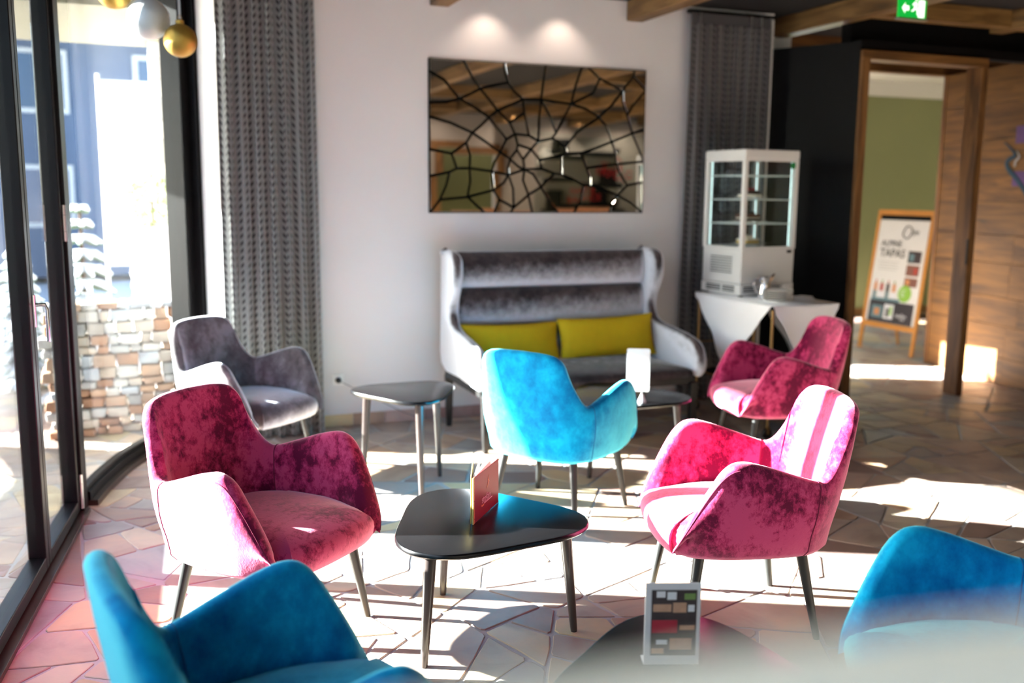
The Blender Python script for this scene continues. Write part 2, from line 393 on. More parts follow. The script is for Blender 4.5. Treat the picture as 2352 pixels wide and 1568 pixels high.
def empty(name, label, cat, loc=(0, 0, 0), rz=0, group=None, rot=None):
    o = bpy.data.objects.new(name, None); COL.objects.link(o); o.empty_display_size = 0.05
    o.location = loc; o.rotation_euler = rot if rot else (0, 0, rz)
    o['label'] = label; o['category'] = cat
    if group: o['group'] = group
    return o
def tag(o, label, cat, group=None, kind=None):
    o['label'] = label; o['category'] = cat
    if group: o['group'] = group
    if kind: o['kind'] = kind
    return o
def struct(o, label=None):
    o['kind'] = 'structure'
    if label: o['label'] = label
    return o
def sempty(name, label=None, loc=(0, 0, 0)):
    o = bpy.data.objects.new(name, None); COL.objects.link(o); o.location = loc; o['kind'] = 'structure'
    if label: o['label'] = label
    return o
def text(body, size, mat, parent, loc, rot=(0, 0, 0), name='lettering', ext=0.0004, sx=1.0, shear=0.0, align='LEFT', off=0.0):
    cu_ = bpy.data.curves.new(name, 'FONT'); cu_.body = body; cu_.size = size; cu_.extrude = ext; cu_.shear = shear; cu_.align_x = align; cu_.offset = off; cu_.resolution_u = 4
    tmp = bpy.data.objects.new(name, cu_); COL.objects.link(tmp)
    me = bpy.data.meshes.new_from_object(tmp.evaluated_get(bpy.context.evaluated_depsgraph_get())); me.name = name
    bpy.data.objects.remove(tmp); bpy.data.curves.remove(cu_); me.materials.clear(); me.materials.append(M[mat])
    o = bpy.data.objects.new(name, me); COL.objects.link(o)
    o.location = loc; o.rotation_euler = rot; o.scale = (sx, 1, 1)
    if parent: o.parent = parent
    return o
def catmull(P, k, closed=False):
    P = [Vector(p) for p in P]; n = len(P); out = []
    for i in range(n if closed else n-1):
        g = (lambda j: P[j % n]) if closed else (lambda j: P[max(0, min(n-1, j))])
        p0, p1, p2, p3 = g(i-1), g(i), g(i+1), g(i+2)
        for s_ in range(k):
            t = s_/k
            out.append(0.5*((2*p1)+(-p0+p2)*t+(2*p0-5*p1+4*p2-p3)*t*t+(-p0+3*p1-3*p2+p3)*t*t*t))
    if not closed: out.append(P[-1])
    return out
# ================================================================== SETTING
WY = 6.43                       # plane of the back wall
FAC = [(-1.13, -4.0), (-0.94, -0.5), (-0.50, 3.33), (-0.31, 5.05), (-0.276, 5.15), (-0.24, 5.32), (-0.20, 5.48), (-0.13, 5.72), (-0.05, 5.92), (0.06, 6.14), (0.19, 6.36), (0.32, 6.54)]   # inner edge of the glazing line
fl = MB(); fl.prism([(-9, -4.0), (12, -4.0), (12, 10.6), (-9, 10.6)], -0.12, -0.004)
floor = struct(fl.build('floor', 'grout', smooth=False), 'crazy paved natural stone floor in pink, ochre and grey')
# ---- crazy paving: Voronoi cells, each a stone with its own bevelled edge
rng = random.Random(11)
def voronoi(seeds, reach=1.1):
    S = np.array(seeds); cells = []
    for i, (sx_, sy_) in enumerate(seeds):
        poly = [(sx_-1.2, sy_-1.2), (sx_+1.2, sy_-1.2), (sx_+1.2, sy_+1.2), (sx_-1.2, sy_+1.2)]
        d = np.hypot(S[:, 0]-sx_, S[:, 1]-sy_)
        for j in np.argsort(d)[1:26]:
            if d[j] > reach*1.6: break
            mx_, my_ = (sx_+S[j, 0])/2, (sy_+S[j, 1])/2; nx_, ny_ = S[j, 0]-sx_, S[j, 1]-sy_
            out = []
            for k in range(len(poly)):
                a, b = poly[k], poly[(k+1) % len(poly)]
                da = (a[0]-mx_)*nx_+(a[1]-my_)*ny_; db = (b[0]-mx_)*nx_+(b[1]-my_)*ny_
                if da <= 0: out.append(a)
                if da*db < 0:
                    t = da/(da-db); out.append((a[0]+(b[0]-a[0])*t, a[1]+(b[1]-a[1])*t))
            poly = out
            if len(poly) < 3: break
        if len(poly) >= 3: cells.append(poly)
    return cells
def poly_area(p): return sum(p[i][0]*p[(i+1) % len(p)][1]-p[(i+1) % len(p)][0]*p[i][1] for i in range(len(p)))/2
def inset(p, d):
    n = len(p); out = []
    for i in range(n):
        a, b, c_ = Vector(p[i-1]), Vector(p[i]), Vector(p[(i+1) % n])
        e1 = (b-a); e2 = (c_-b)
        if e1.length < 1e-6 or e2.length < 1e-6: out.append(tuple(b)); continue
        e1.normalize(); e2.normalize()
        n1 = Vector((-e1.y, e1.x)); n2 = Vector((-e2.y, e2.x)); m_ = n1+n2
        if m_.length < 1e-4: out.append(tuple(b+n1*d)); continue
        m_.normalize(); k = d/max(0.35, m_.dot(n1)); out.append(tuple(b+m_*k))
    return out
def clean(p, dmin):
    out = [p[0]]
    for q in p[1:]:
        if math.hypot(q[0]-out[-1][0], q[1]-out[-1][1]) > dmin: out.append(q)
    if len(out) > 3 and math.hypot(out[0][0]-out[-1][0], out[0][1]-out[-1][1]) < dmin: out.pop()
    return out
def stone_outline(cell, gap, r):
    p = clean(cell, 0.035)
    if len(p) < 3: return None
    p = inset(p, gap)
    if len(p) < 3 or poly_area(p) < 0.0012: return None
    out = []; n = len(p)
    for i in range(n):                       # knock the corners off and let the edges wander a little
        a, b, c_ = Vector(p[i-1]), Vector(p[i]), Vector(p[(i+1) % n])
        l1, l2 = (a-b).length, (c_-b).length
        k1, k2 = min(0.012, l1*0.3)*r.uniform(.4, 1.6), min(0.012, l2*0.3)*r.uniform(.4, 1.6)
        q1 = b+(a-b).normalized()*k1 if l1 > 1e-5 else b; q2 = b+(c_-b).normalized()*k2 if l2 > 1e-5 else b
        out.append(tuple(q1)); out.append(tuple(q2))
        if l2 > 0.13:
            e = (c_-b).normalized(); m_ = (b+c_)/2+Vector((-e.y, e.x))*r.uniform(-0.008, 0.005)+e*r.uniform(-0.02, 0.02)
            out.append(tuple(m_))
    return out
def stone_mesh(mb, o, z=0.0, dz=0.0, bev=0.003):
    i2 = inset(o, bev)
    mb.rings([[(x, y, z-0.005) for x, y in o], [(x, y, z-0.002) for x, y in o], [(x, y, z+dz) for x, y in i2]])
X0, X1, Y0, Y1 = -3.4, 9.2, 1.3, 10.5
seeds = []
for i in range(14):
    for j in range(11):
        seeds.append((X0+(i+.5)*0.92+rng.uniform(-.33, .33), Y0+(j+.5)*0.86+rng.uniform(-.33, .33)))
def split(poly, out, depth=0):
    """crack a slab along lines across its longer axis until the pieces have the size of paving stones"""
    A = poly_area(poly)
    if A < rng.choice((.035, .06, .09, .12, .17, .22)) or depth > 6: out.append(poly); return
    cx = sum(p[0] for p in poly)/len(poly); cy = sum(p[1] for p in poly)/len(poly)
    sxx = sum((p[0]-cx)**2 for p in poly); syy = sum((p[1]-cy)**2 for p in poly); sxy = sum((p[0]-cx)*(p[1]-cy) for p in poly)
    th = 0.5*math.atan2(2*sxy, sxx-syy)+rng.gauss(0, .42)
    nx_, ny_ = math.cos(th), math.sin(th); r_ = math.sqrt(A)
    mx_, my_ = cx+rng.uniform(-.16, .16)*r_, cy+rng.uniform(-.16, .16)*r_
    L_, R_ = [], []
    for k in range(len(poly)):
        a, b = poly[k], poly[(k+1) % len(poly)]
        da = (a[0]-mx_)*nx_+(a[1]-my_)*ny_; db = (b[0]-mx_)*nx_+(b[1]-my_)*ny_
        (L_ if da <= 0 else R_).append(a)
        if da*db < 0:
            t = da/(da-db); q_ = (a[0]+(b[0]-a[0])*t, a[1]+(b[1]-a[1])*t); L_.append(q_); R_.append(q_)
    if len(L_) < 3 or len(R_) < 3 or min(poly_area(L_), poly_area(R_)) < .010: out.append(poly); return
    split(L_, out, depth+1); split(R_, out, depth+1)
cells = []
for cl in voronoi(seeds, 2.0):
    split(cl, cells)
def inframe(x, y, z=0.0):
    d = Vector((x, y, z-1.6)); zz = d.dot(cf)
    if zz < 0.3: return 0
    u = 2205*d.dot(cr)/zz; v = -2205*d.dot(cu)/zz
    return 1/zz**2 if abs(u) < 1260 and -400 < v < 830 else 0
big, rest = [], []
for cl in cells:
    cx = sum(p[0] for p in cl)/len(cl); cy = sum(p[1] for p in cl)/len(cl)
    o = stone_outline(cl, rng.uniform(0.0045, 0.0085), rng)
    if o is None: continue
    w = inframe(cx, cy)*poly_area(o)*(1 if cy > 0 else 0)*max(0.15, 1.6/math.hypot(cx, cy))
    (big if w > 0 else rest).append((w, cx, cy, o))
big.sort(key=lambda t: -t[0])
rest += big[294:]; big = big[:294]
for w, cx, cy, o in big:
    mb = MB(); stone_mesh(mb, [(x-cx, y-cy) for x, y in o], dz=rng.uniform(-0.0012, 0.0012))
    mb.build('stone', 'stone', floor, smooth=False, loc=(cx, cy, 0))
mb = MB()
for w, cx, cy, o in rest: stone_mesh(mb, o)
# beyond the sight lines: larger slabs over the rest of the room and the terrace
r2 = random.Random(5)
s2 = [(x*0.75+r2.uniform(-.2, .2), y*0.75+r2.uniform(-.2, .2)) for x in range(-12, 17) for y in range(-6, 15)]
for cl in voronoi(s2):
    cx = sum(p[0] for p in cl)/len(cl); cy = sum(p[1] for p in cl)/len(cl)
    if X0-0.35 < cx < X1+0.35 and Y0-0.35 < cy < Y1+0.5 or not(-8.7 < cx < 11.7 and -3.8 < cy < 10.2): continue
    o = stone_outline(cl, 0.01, r2)
    if o: stone_mesh(mb, o)
fs = mb.build('stone_paving', 'stone_i', floor, smooth=False); fs['kind'] = 'stuff'

# ---- ceiling
struct(MB().prism([(-1.6, -4.0), (12, -4.0), (12, 7.22), (4.6, 7.22), (4.6, 6.9), (-0.2, 6.9), (-1.6, 6.6)], 2.96, 3.12).build('ceiling', 'ceil_dark', smooth=False), 'black ceiling behind the wooden beams')
# ---- back wall with an added return by the window, angled to catch the sun
wb_ = MB().prism([(0.36, 6.60), (0.372, 6.50), (0.47, 6.345), (0.53, 6.345), (0.60, WY), (4.60, WY), (4.60, 6.68), (0.36, 6.85)], 0, 2.96)
wall_back = struct(wb_.build('wall_back', 'wall', smooth=False), 'off-white plaster wall with the mirror')
bb = sempty('baseboard_back', 'low skirting of natural stone pieces along the white wall')
x = 0.62; rr = random.Random(3)
while x < 4.55:
    w = min(rr.uniform(0.22, 0.5), 4.57-x); h = 0.078+rr.uniform(-0.004, 0.004)
    MB().box(x+0.002, WY-0.014-rr.uniform(0, 0.003), 0.0, x+w-0.002, WY-0.0005, h).build('stone', 'skirt', bb, smooth=False, bevel=0.002, seg=1)
    x += w
# ---- dark side wall, bulkhead, frame of the passage
struct(MB().prism([(4.60, 6.43), (4.93, 5.83), (4.93, 6.68), (4.60, 6.68)], 0, 2.70).build('wall_side', 'black', smooth=False), 'black side wall beside the doorway')
struct(MB().box(4.93, 5.835, 2.637, 9.4, 5.93, 2.71).box(4.93, 5.95, 2.70, 9.4, 6.05, 2.96).build('trim_1', 'black', smooth=False), 'black fascia over the doorway')
d1 = sempty('door_1', 'oak door frame of the passage to the green room')
MB().box(4.93, 5.80, 0, 5.00, 5.95, 2.573).build('jamb', 'oak_v', d1, smooth=False, bevel=0.004)
MB().box(6.067, 5.80, 0, 6.13, 5.95, 2.573).build('jamb', 'oak_v', d1, smooth=False, bevel=0.004)
MB().box(4.93, 5.80, 2.573, 6.13, 5.95, 2.637).build('lintel', 'oak_h', d1, smooth=False, bevel=0.004)
MB().box(6.060, 5.797, 1.06, 6.069, 5.815, 1.26).build('lock_plate', 'slot', d1, smooth=False)
# header of the rear opening and the oak board wall
struct(MB().box(4.95, 7.12, 2.69, 9.4, 7.22, 3.10).build('trim_2', 'oak_h', smooth=False), 'oak header board over the rear opening')
A_ = Vector((7.0, 7.12)); B_ = Vector((6.43, 3.94)); D_ = (B_-A_); L_ = D_.length; D_.normalize()
ang = math.atan2(D_.y, D_.x)
wr = sempty('wall_right', 'wall of horizontal oak boards right of the passage', (A_.x, A_.y, 0)); wr.rotation_euler = (0, 0, ang)
MB().box(0.045, 0.03, 0, L_, 0.10, 2.69).build('backing', 'black', wr, smooth=False)
MB().box(0, -0.006, 0, 0.05, 0.12, 2.69).build('edge_post', 'oak_v', wr, smooth=False, bevel=0.003)
rr = random.Random(8); hts = [0.0, 0.23, 0.5, 0.74, 1.03, 1.27, 1.55, 1.81, 2.08, 2.38, 2.69]
for z0, z1 in zip(hts, hts[1:]):
    xs = [0.052]
    while xs[-1] < L_-0.9: xs.append(xs[-1]+rr.uniform(0.9, 1.5))
    xs.append(L_)
    for a, b in zip(xs, xs[1:]):
        # each board a mesh of its own with its own grain
        MB().box(a+0.0015, 0.0-rr.uniform(0, 0.002), z0+0.0015, b-0.0015, 0.03, z1-0.0015).build('board', 'oak', wr, smooth=False, bevel=0.0015, seg=1)
# blue emblem on the oak wall: two curved antler-like strokes and a violet reflection painted as flat patches
em = empty('wall_emblem', 'dark blue curved antler emblem on the oak wall at right edge', 'emblem', (A_.x, A_.y, 0), ang)
def stroke(pts, w, t=0.004, y=-0.008):
    P = catmull([(a, 0, b) for a, b in pts], 8); n = len(P); l, r_ = [], []
    for i, p in enumerate(P):
        d = (P[min(i+1, n-1)]-P[max(i-1, 0)]).normalized(); nn = Vector((-d.z, 0, d.x)); ww = w*(0.12+0.88*math.sin(PI*min(1, (i+0.6)/(n*0.62))*0.5)) if i < n*0.62 else w
        l.append(p+nn*ww/2); r_.append(p-nn*ww/2)
    poly = l+r_[::-1]
    return MB().rings([[(q.x, y-t/2, q.z) for q in poly], [(q.x, y+t/2, q.z) for q in poly]])
stroke([(0.896, 2.045), (0.99, 1.985), (1.04, 1.93), (0.98, 1.905), (0.945, 1.87), (0.985, 1.81), (1.08, 1.74), (1.19, 1.64), (1.3, 1.5)], 0.042).build('blue_stroke', 'teal', em, smooth=False)
stroke([(1.05, 1.97), (1.09, 1.92), (1.05, 1.88), (1.05, 1.84)], 0.02).build('grey_stroke', 'inkg', em, smooth=False)
M['violet'] = mk('violet_reflection', (96, 66, 120), 0.6, var=0.3, vscale=20)
MB().box(1.03, -0.007, 2.03, 1.35, -0.003, 2.17).build('violet_reflection', 'violet', em, smooth=False); MB().box(1.03, -0.007, 1.68, 1.3, -0.003, 1.80).build('violet_reflection', 'violet', em, smooth=False)  # flat violet boxes painted in place of reflected light on the boards
# ---- hall and green room beyond
struct(MB().box(4.60, 6.68, 0, 4.95, 7.06, 3.1).box(4.60, 8.05, 0, 4.95, 10.6, 3.1).box(4.60, 7.06, 1.12, 4.95, 8.05, 3.1).build('wall_left', 'white', smooth=False), 'hall wall with a low window')
struct(MB().box(8.3, 10.24, 0, 12, 10.6, 3.1).box(4.95, 10.24, 0, 6.7, 10.6, 3.1).box(6.7, 10.24, 2.2, 8.3, 10.6, 3.1).build('wall_rear', 'green', smooth=False), 'sage green plaster wall of the room beyond')
struct(MB().prism([(8.3, 10.10), (11.5, 10.10), (11.5, 10.24), (8.3, 10.24)], 2.97, 3.03).box(8.3, 10.15, 2.90, 11.5, 10.24, 2.97).box(8.3, 10.19, 2.86, 11.5, 10.24, 2.90).build('trim_3', 'white', smooth=False), 'white stepped cornice above the green wall')
struct(MB().box(8.3, 10.215, 0, 11.5, 10.238, 0.10).build('baseboard_rear', 'oak_h', smooth=False))
struct(MB().box(11.5, -4.0, 0, 11.7, 10.6, 3.1).build('wall_far', 'green', smooth=False))
struct(MB().box(4.6, 7.22, 3.03, 12, 10.6, 3.12).build('ceiling_rear', 'white', smooth=False), 'white ceiling of the green room')
for k in range(2):
    l = bpy.data.lights.new('hall_fill', 'POINT'); l.energy = 9; l.color = (1.0, 0.9, 0.75); l.shadow_soft_size = 0.15  # added fill light for the hall, kept out of view
    o = bpy.data.objects.new('hall_fill', l); COL.objects.link(o); o.location = (9.9+.9*k, 7.9, 2.6)
# ---- rear of the room, seen in the mirror
wf = MB().box(-1.3, -4.2, 0, 5.0, -4.0, 2.96).box(6.1, -4.2, 0, 12, -4.0, 2.96).box(5.0, -4.2, 2.3, 6.1, -4.0, 2.96)
struct(wf.build('wall_front', mk('taupe_plaster', (176, 164, 154), 0.9), smooth=False), 'taupe wall seen in the mirror')
d2 = sempty('door_2', 'oak doorway seen in the mirror')
MB().box(4.86, -4.02, 0, 5.0, -3.94, 2.42).build('jamb', 'oak_v', d2, smooth=False)
MB().box(6.1, -4.02, 0, 6.24, -3.94, 2.42).build('jamb', 'oak_v', d2, smooth=False)
MB().box(5.0, -4.02, 2.3, 6.1, -3.94, 2.42).build('lintel', 'oak_h', d2, smooth=False)
MB().box(3.9, -5.0, 0, 7.4, -4.9, 2.8).build('room_wall', mk('olive_wall', (96, 92, 48), 0.9), d2, smooth=False)
for k in range(5):
    spot((3.6+1.25*k, -3.3, 2.93), 42, R(120), 0.8, (1.0, 0.93, 0.86), 0.02, (0, -.45, -1))  # added spots that brighten the rear wall for its reflection
# ---- beams
def beam(x0, x1, y0, y1, z0=2.82, mat='beam'):
    return MB().box(x0, y0, z0, x1, y1, 2.96).build('beam', mat, None, smooth=False, bevel=0.004)
bn = 0
for x0, y1 in ((0.40, WY), (1.86, WY), (3.33, WY), (4.72, 6.6), (6.10, 5.80), (7.5, 5.80), (-0.9, 4.2), (8.9, 5.8)):
    b = beam(x0, x0+0.13, -4.0, y1-0.002); b.name = 'trim_beam'; struct(b, 'square wooden ceiling beam running towards the back wall')
for y0 in (5.60, 4.55, 2.4, 0.2, -2.0):
    xa = 4.85 if y0 > 3 else (0.53 if y0 < 1 else 4.85)
    b = beam(xa, 11.5, y0, y0+0.12, 2.835, 'beamx'); b.name = 'trim_beam'; struct(b, 'wooden cross beam under the black ceiling')

# ---- glazing of the facade: folding doors and a curved window
fa, fb = Vector((-0.31, 5.05)), Vector((-0.50, 3.33))
dd = (fb-fa).normalized(); nn = Vector((dd.y, -dd.x))        # nn points outwards (-x)
if nn.x > 0: nn = -nn
ts = MB()
def run(mb, p, q, o0, o1, z0, z1):
    """bar along p-q, between outward offsets o0 and o1"""
    p, q = Vector(p), Vector(q); d = (q-p).normalized(); n_ = Vector((d.y, -d.x))
    if n_.x > 0: n_ = -n_
    a, b, c_, e = p+n_*o0, q+n_*o0, q+n_*o1, p+n_*o1
    mb.prism([tuple(a), tuple(b), tuple(c_), tuple(e)], z0, z1)
END = fa+dd*9.2
tr = sempty('trim_4', 'dark threshold track below the glazing')
m_ = MB(); run(m_, fa-dd*0.02, END, 0.0, 0.14, 0.0, 0.022); m_.build('sill', 'bronze', tr, smooth=False, bevel=0.002)
m_ = MB(); run(m_, fa-dd*0.02, END, 0.045, 0.055, 0.022, 0.03); run(m_, fa-dd*0.02, END, 0.085, 0.095, 0.022, 0.03); m_.build('rail', 'frame', tr, smooth=False)
leafw = 0.735
for k in range(9):
    w_ = leafw if k == 0 else 0.97; s0_ = 0.045+(0 if k == 0 else leafw+(k-1)*0.97)
    p = fa+dd*s0_; q = fa+dd*(s0_+w_-0.006)
    o = sempty('door_%d' % (k+3), 'black framed glass folding door leaf')
    m_ = MB(); run(m_, p, p+dd*0.048, 0.035, 0.105, 0.03, 2.78); m_.build('stile', 'frame', o, smooth=False, bevel=0.004)
    m_ = MB(); run(m_, q-dd*0.048, q, 0.035, 0.105, 0.03, 2.78); m_.build('stile', 'frame', o, smooth=False, bevel=0.004)
    m_ = MB(); run(m_, p+dd*0.048, q-dd*0.048, 0.035, 0.105, 0.03, 0.085); m_.build('rail', 'frame', o, smooth=False, bevel=0.004)
    m_ = MB(); run(m_, p+dd*0.048, q-dd*0.048, 0.035, 0.105, 2.72, 2.78); m_.build('rail', 'frame', o, smooth=False, bevel=0.004)
    m_ = MB(); run(m_, p+dd*0.044, q-dd*0.044, 0.068, 0.074, 0.08, 2.725); m_.build('glass_pane', 'glass', o, smooth=False)
    if k % 2 == 0:
        h = q-dd*0.02-nn*0.0
        c0 = Vector((h.x, h.y, 1.08))-Vector((nn.x, nn.y, 0))*(-0.035)
        inw = Vector((-nn.x, -nn.y, 0)); al = Vector((dd.x, dd.y, 0))
        c0 = Vector((h.x, h.y, 0))+Vector((nn.x, nn.y, 0))*0.035
        MB().tube([c0+Vector((0, 0, 1.04)), c0+Vector((0, 0, 1.17))], 0.011, 10).build('handle_plate', 'chrome', o)
        MB().tube([c0+Vector((0, 0, 1.13)), c0+inw*0.045+Vector((0, 0, 1.13)), c0+inw*0.05+Vector((0, 0, 1.11)), c0+inw*0.05+Vector((0, 0, 0.98))], 0.008, 10).build('handle', 'chrome', o)
    else:
        h = q+nn*0.03
        MB().box(h.x-0.006, h.y-0.006, 1.06, h.x+0.012, h.y+0.012, 1.13).build('latch', 'chrome', o, smooth=False, bevel=0.003)
    if k == 0:
        h = p+nn*0.028-dd*0.0
        for z0 in (0.04, 1.35, 2.5):
            hh = MB()
            for q0, q1 in ((0, 0.045), (0.047, 0.123), (0.125, 0.17)): hh.lathe([(0.011, z0+q0), (0.011, z0+q1)], 12, (h.x, h.y, 0))
            hh.build('hinge', 'brushed', o)
m_ = MB(); run(m_, fa-dd*0.09, END, 0.02, 0.12, 2.78, 2.96)
struct(m_.build('trim_5', 'frame', smooth=False), 'black head frame over the folding doors')
# fixed post at the corner
m_ = MB(); run(m_, fa-dd*0.075, fa+dd*0.04, 0.02, 0.12, 0.0, 2.96); post_o = m_.build('trim_6', 'frame', smooth=False, bevel=0.004); struct(post_o, 'black post between doors and curved window')
# curved window
cp = [Vector((p[0], p[1])) for p in catmull([(x, y, 0) for x, y in FAC[4:]], 4)]
def curved(o0, o1, z0, z1):
    a, b = [], []
    for i, p in enumerate(cp):
        t = (cp[min(i+1, len(cp)-1)]-cp[max(i-1, 0)]).normalized(); n_ = Vector((-t.y, t.x))
        if n_.x > 0: n_ = -n_
        a.append(p+n_*o0); b.append(p+n_*o1)
    mb_ = MB(); n = len(a); v = []
    for i in range(n): v += [(a[i].x, a[i].y, z0), (b[i].x, b[i].y, z0), (b[i].x, b[i].y, z1), (a[i].x, a[i].y, z1)]
    f = []
    for i in range(n-1):
        for j in range(4): k = (j+1) % 4; f.append((4*i+j, 4*i+k, 4*i+4+k, 4*i+4+j))
    f += [(3, 2, 1, 0), (4*n-4, 4*n-3, 4*n-2, 4*n-1)]
    return mb_.add(v, f)
w1 = sempty('window_1', 'tall curved window between the doors and the white wall')
curved(0.0, 0.15, 0.0, 0.03).build('sill', 'bronze', w1)
curved(0.035, 0.11, 0.03, 0.075).build('frame_rail', 'frame', w1)
curved(0.05, 0.09, 0.075, 0.10).build('frame_bead', 'frame', w1)
curved(0.035, 0.11, 2.78, 2.96).build('frame_rail', 'frame', w1)
curved(0.068, 0.074, 0.09, 2.79).build('glass_pane', 'glass', w1)
e = cp[-1]; e0 = (cp[-1]-cp[-2]).normalized()
m_ = MB(); run(m_, e-e0*0.10, e+e0*0.05, 0.0, 0.14, 0, 2.96); m_.build('frame_post', 'frame', w1, smooth=False, bevel=0.004)
m_ = MB(); run(m_, e-e0*0.02, e+e0*0.06, -0.05, 0.02, 0, 2.96); m_.build('frame_post', 'frame', w1, smooth=False, bevel=0.004)
# ================================================================== CURTAINS
def curtain(x0, x1, y, z0, z1, folds, amp, mat, label, seedv, sway=0.0):
    r = random.Random(seedv); N_ = folds*14; K = 26
    ph = [r.uniform(-.5, .5) for _ in range(folds+1)]; am = [amp*r.uniform(.7, 1.15) for _ in range(folds+1)]
    root = empty('curtain', label, 'curtain', ((x0+x1)/2, y, 0), group=None)
    def P(u, v):
        s_ = u*folds; i = min(int(s_), folds-1); f = s_-i
        a = am[i]*(1-f)+am[i+1]*f
        yy = a*math.sin(2*PI*s_+0.35*math.sin(2*PI*s_)+ph[i]*0.3)*(0.62+0.38*(1-v))
        xx = x0+(x1-x0)*u + 0.012*math.sin(4*PI*s_+1) + sway*(1-v)*(u-0.3)
        yy += 0.012*math.sin(v*5+u*7)
        return (xx-(x0+x1)/2, yy, z0+(z1-z0)*v)
    v = []; f = []; uv = []
    arc = [0.0]
    for i in range(N_):
        a = Vector(P(i/N_, .5)); b = Vector(P((i+1)/N_, .5)); arc.append(arc[-1]+(b-a).length)
    for j in range(K+1):
        for i in range(N_+1): v.append(P(i/N_, j/K)); uv.append((arc[i], z0+(z1-z0)*j/K))
    for j in range(K):
        for i in range(N_): f.append((j*(N_+1)+i, j*(N_+1)+i+1, (j+1)*(N_+1)+i+1, (j+1)*(N_+1)+i))
    me = bpy.data.meshes.new('fabric'); me.from_pydata(v, [], f); me.update()
    l = me.uv_layers.new(name='UVMap')
    for lp in me.loops: l.data[lp.index].uv = uv[lp.vertex_index]
    me.polygons.foreach_set('use_smooth', [True]*len(me.polygons))
    o = bpy.data.objects.new('fabric', me); COL.objects.link(o); me.materials.append(M[mat]); o.parent = root
    sm = o.modifiers.new('thick', 'SOLIDIFY'); sm.thickness = 0.003
    MB().box(x0-(x0+x1)/2-0.02, -0.02, z1-0.005, x1-(x0+x1)/2+0.02, 0.02, z1+0.02).build('curtain_rail', 'frame', root, smooth=False)
    MB().box(x0-(x0+x1)/2+0.005, -amp*0.5, z1-0.075, x1-(x0+x1)/2-0.005, -amp*0.5+0.003, z1-0.003).build('heading_tape', mk('heading_tape', (70, 68, 70), .9), root, smooth=False)
    return root
curtain(0.455, 1.05, 6.25, 0.012, 2.94, 7, 0.05, 'curtain', 'light grey perforated curtain beside the curved window', 2, 0.02)
curtain(3.80, 4.50, 6.33, 0.012, 2.90, 8, 0.042, 'curtain_d', 'dark grey perforated curtain behind the cake display case', 4)

# ================================================================== MIRROR OF BROKEN PIECES
MP=[(0,1032),(0,0),(1650,0),(1650,1032),(240,1032),(537,1032),(853,1032),(1131,1032),(1176,1032),(1553,1032),(0,946),(0,740),(0,646),(0,430),(0,249),(1650,889),(1650,609),(1650,379),(1650,227),(403,0),(472,0),(593,0),(761,0),(964,0),(1086,0),(1372,0),(216,773),(365,846),(571,896),(681,788),(493,704),(429,656),(308,549),(818,791),(1050,770),(1272,957),(1457,879),(1541,984),(1274,685),(1500,707),(1545,581),(1378,513),(1009,466),(1020,424),(904,526),(936,564),(801,503),(729,540),(583,625),(692,693),(623,548),(559,510),(813,373),(984,409),(1136,428),(1423,355),(1181,323),(1515,202),(1435,128),(1210,199),(829,312),(928,281),(986,274),(1162,198),(826,185),(729,128),(618,38),(697,305),(515,422),(588,376),(651,323),(746,447),(686,375),(644,476),(638,441),(576,266),(289,308),(451,288),(197,304),(264,480),(158,405),(274,111),(144,280),(76,92),(466,159),(510,94),(107,892),(121,747),(293,808),(467,873),(302,928),(550,949),(616,835),(836,936),(931,780),(1079,892),(1222,852),(1547,780),(1461,805),(1373,774),(1171,738),(332,716),(371,600),(149,611),(708,629),(891,672),(804,651),(961,502),(1101,576),(1340,612),(1252,467),(1406,442),(1209,256),(1452,288),(1392,74),(1324,171),(1541,80),(1065,245),(1138,92),(470,348),(572,313),(763,274),(890,91),(687,231),(612,174),(541,210),(292,399),(294,217),(120,188)]
MF=[[0,10,86,26,88,27,90,4],[4,90,27,89,28,91,5],[5,91,28,92,29,33,93,6],[6,93,33,94,34,95,7],[7,95,34,96,35,8],[8,35,36,37,9],[9,37,15,3],[15,97,39,40,16],[15,37,36,98,39,97],[16,40,17],[17,40,41,111,55],[17,55,113,57,18],[18,57,58,116,2],[2,116,58,114,25],[10,11,87,26,86],[11,12,103,32,102,31,101,26,87],[12,13,80,79,32,103],[13,14,82,78,80],[14,1,83,128,82],[1,19,81,83],[19,20,85,84,81],[20,21,66,85],[21,22,65,66],[22,23,122,64,65],[23,24,118,63,117,62,61,64,122],[24,25,114,58,115,59,63,118],[26,101,31,30,27,88],[27,30,29,92,28,89],[30,48,49,29],[30,31,51,50,48],[29,49,104,47,46,106,33],[33,105,45,34,94],[33,106,46,44,45,105],[34,100,38,99,36,35,96],[34,45,44,107,42,108,38,100],[36,99,38,109,41,40,39,98],[38,108,42,43,54,110,41,109],[31,102,32,68,51],[32,79,126,76,77,119,68],[48,50,47,104,49],[50,73,71,46,47],[50,51,68,69,74,73],[46,71,52,53,43,42,107,44],[43,53,62,117,63,59,112,56,54],[41,110,54,56,55,111],[55,56,112,59,115,58,57,113],[62,53,52,60,61],[61,60,67,121,64],[60,52,71,72,67],[71,73,74,72],[72,74,69,70,67],[67,70,69,120,75],[67,75,124,66,65,123],[67,123,65,64,121],[69,68,119,77,75,120],[77,84,125,75],[77,76,127,81,84],[75,125,84,85,66,124],[79,80,78,76,126],[78,82,128,83,81,127,76]]
mir = empty('shattered_mirror', 'bronze mirror wall panel cut into shattered pieces above the sofa', 'mirror', (1.845, WY, 1.45))
MB().box(0, -0.018, 0, 1.65, -0.001, 1.032).build('backing_board', 'mirback', mir, smooth=False)
rm = random.Random(7)
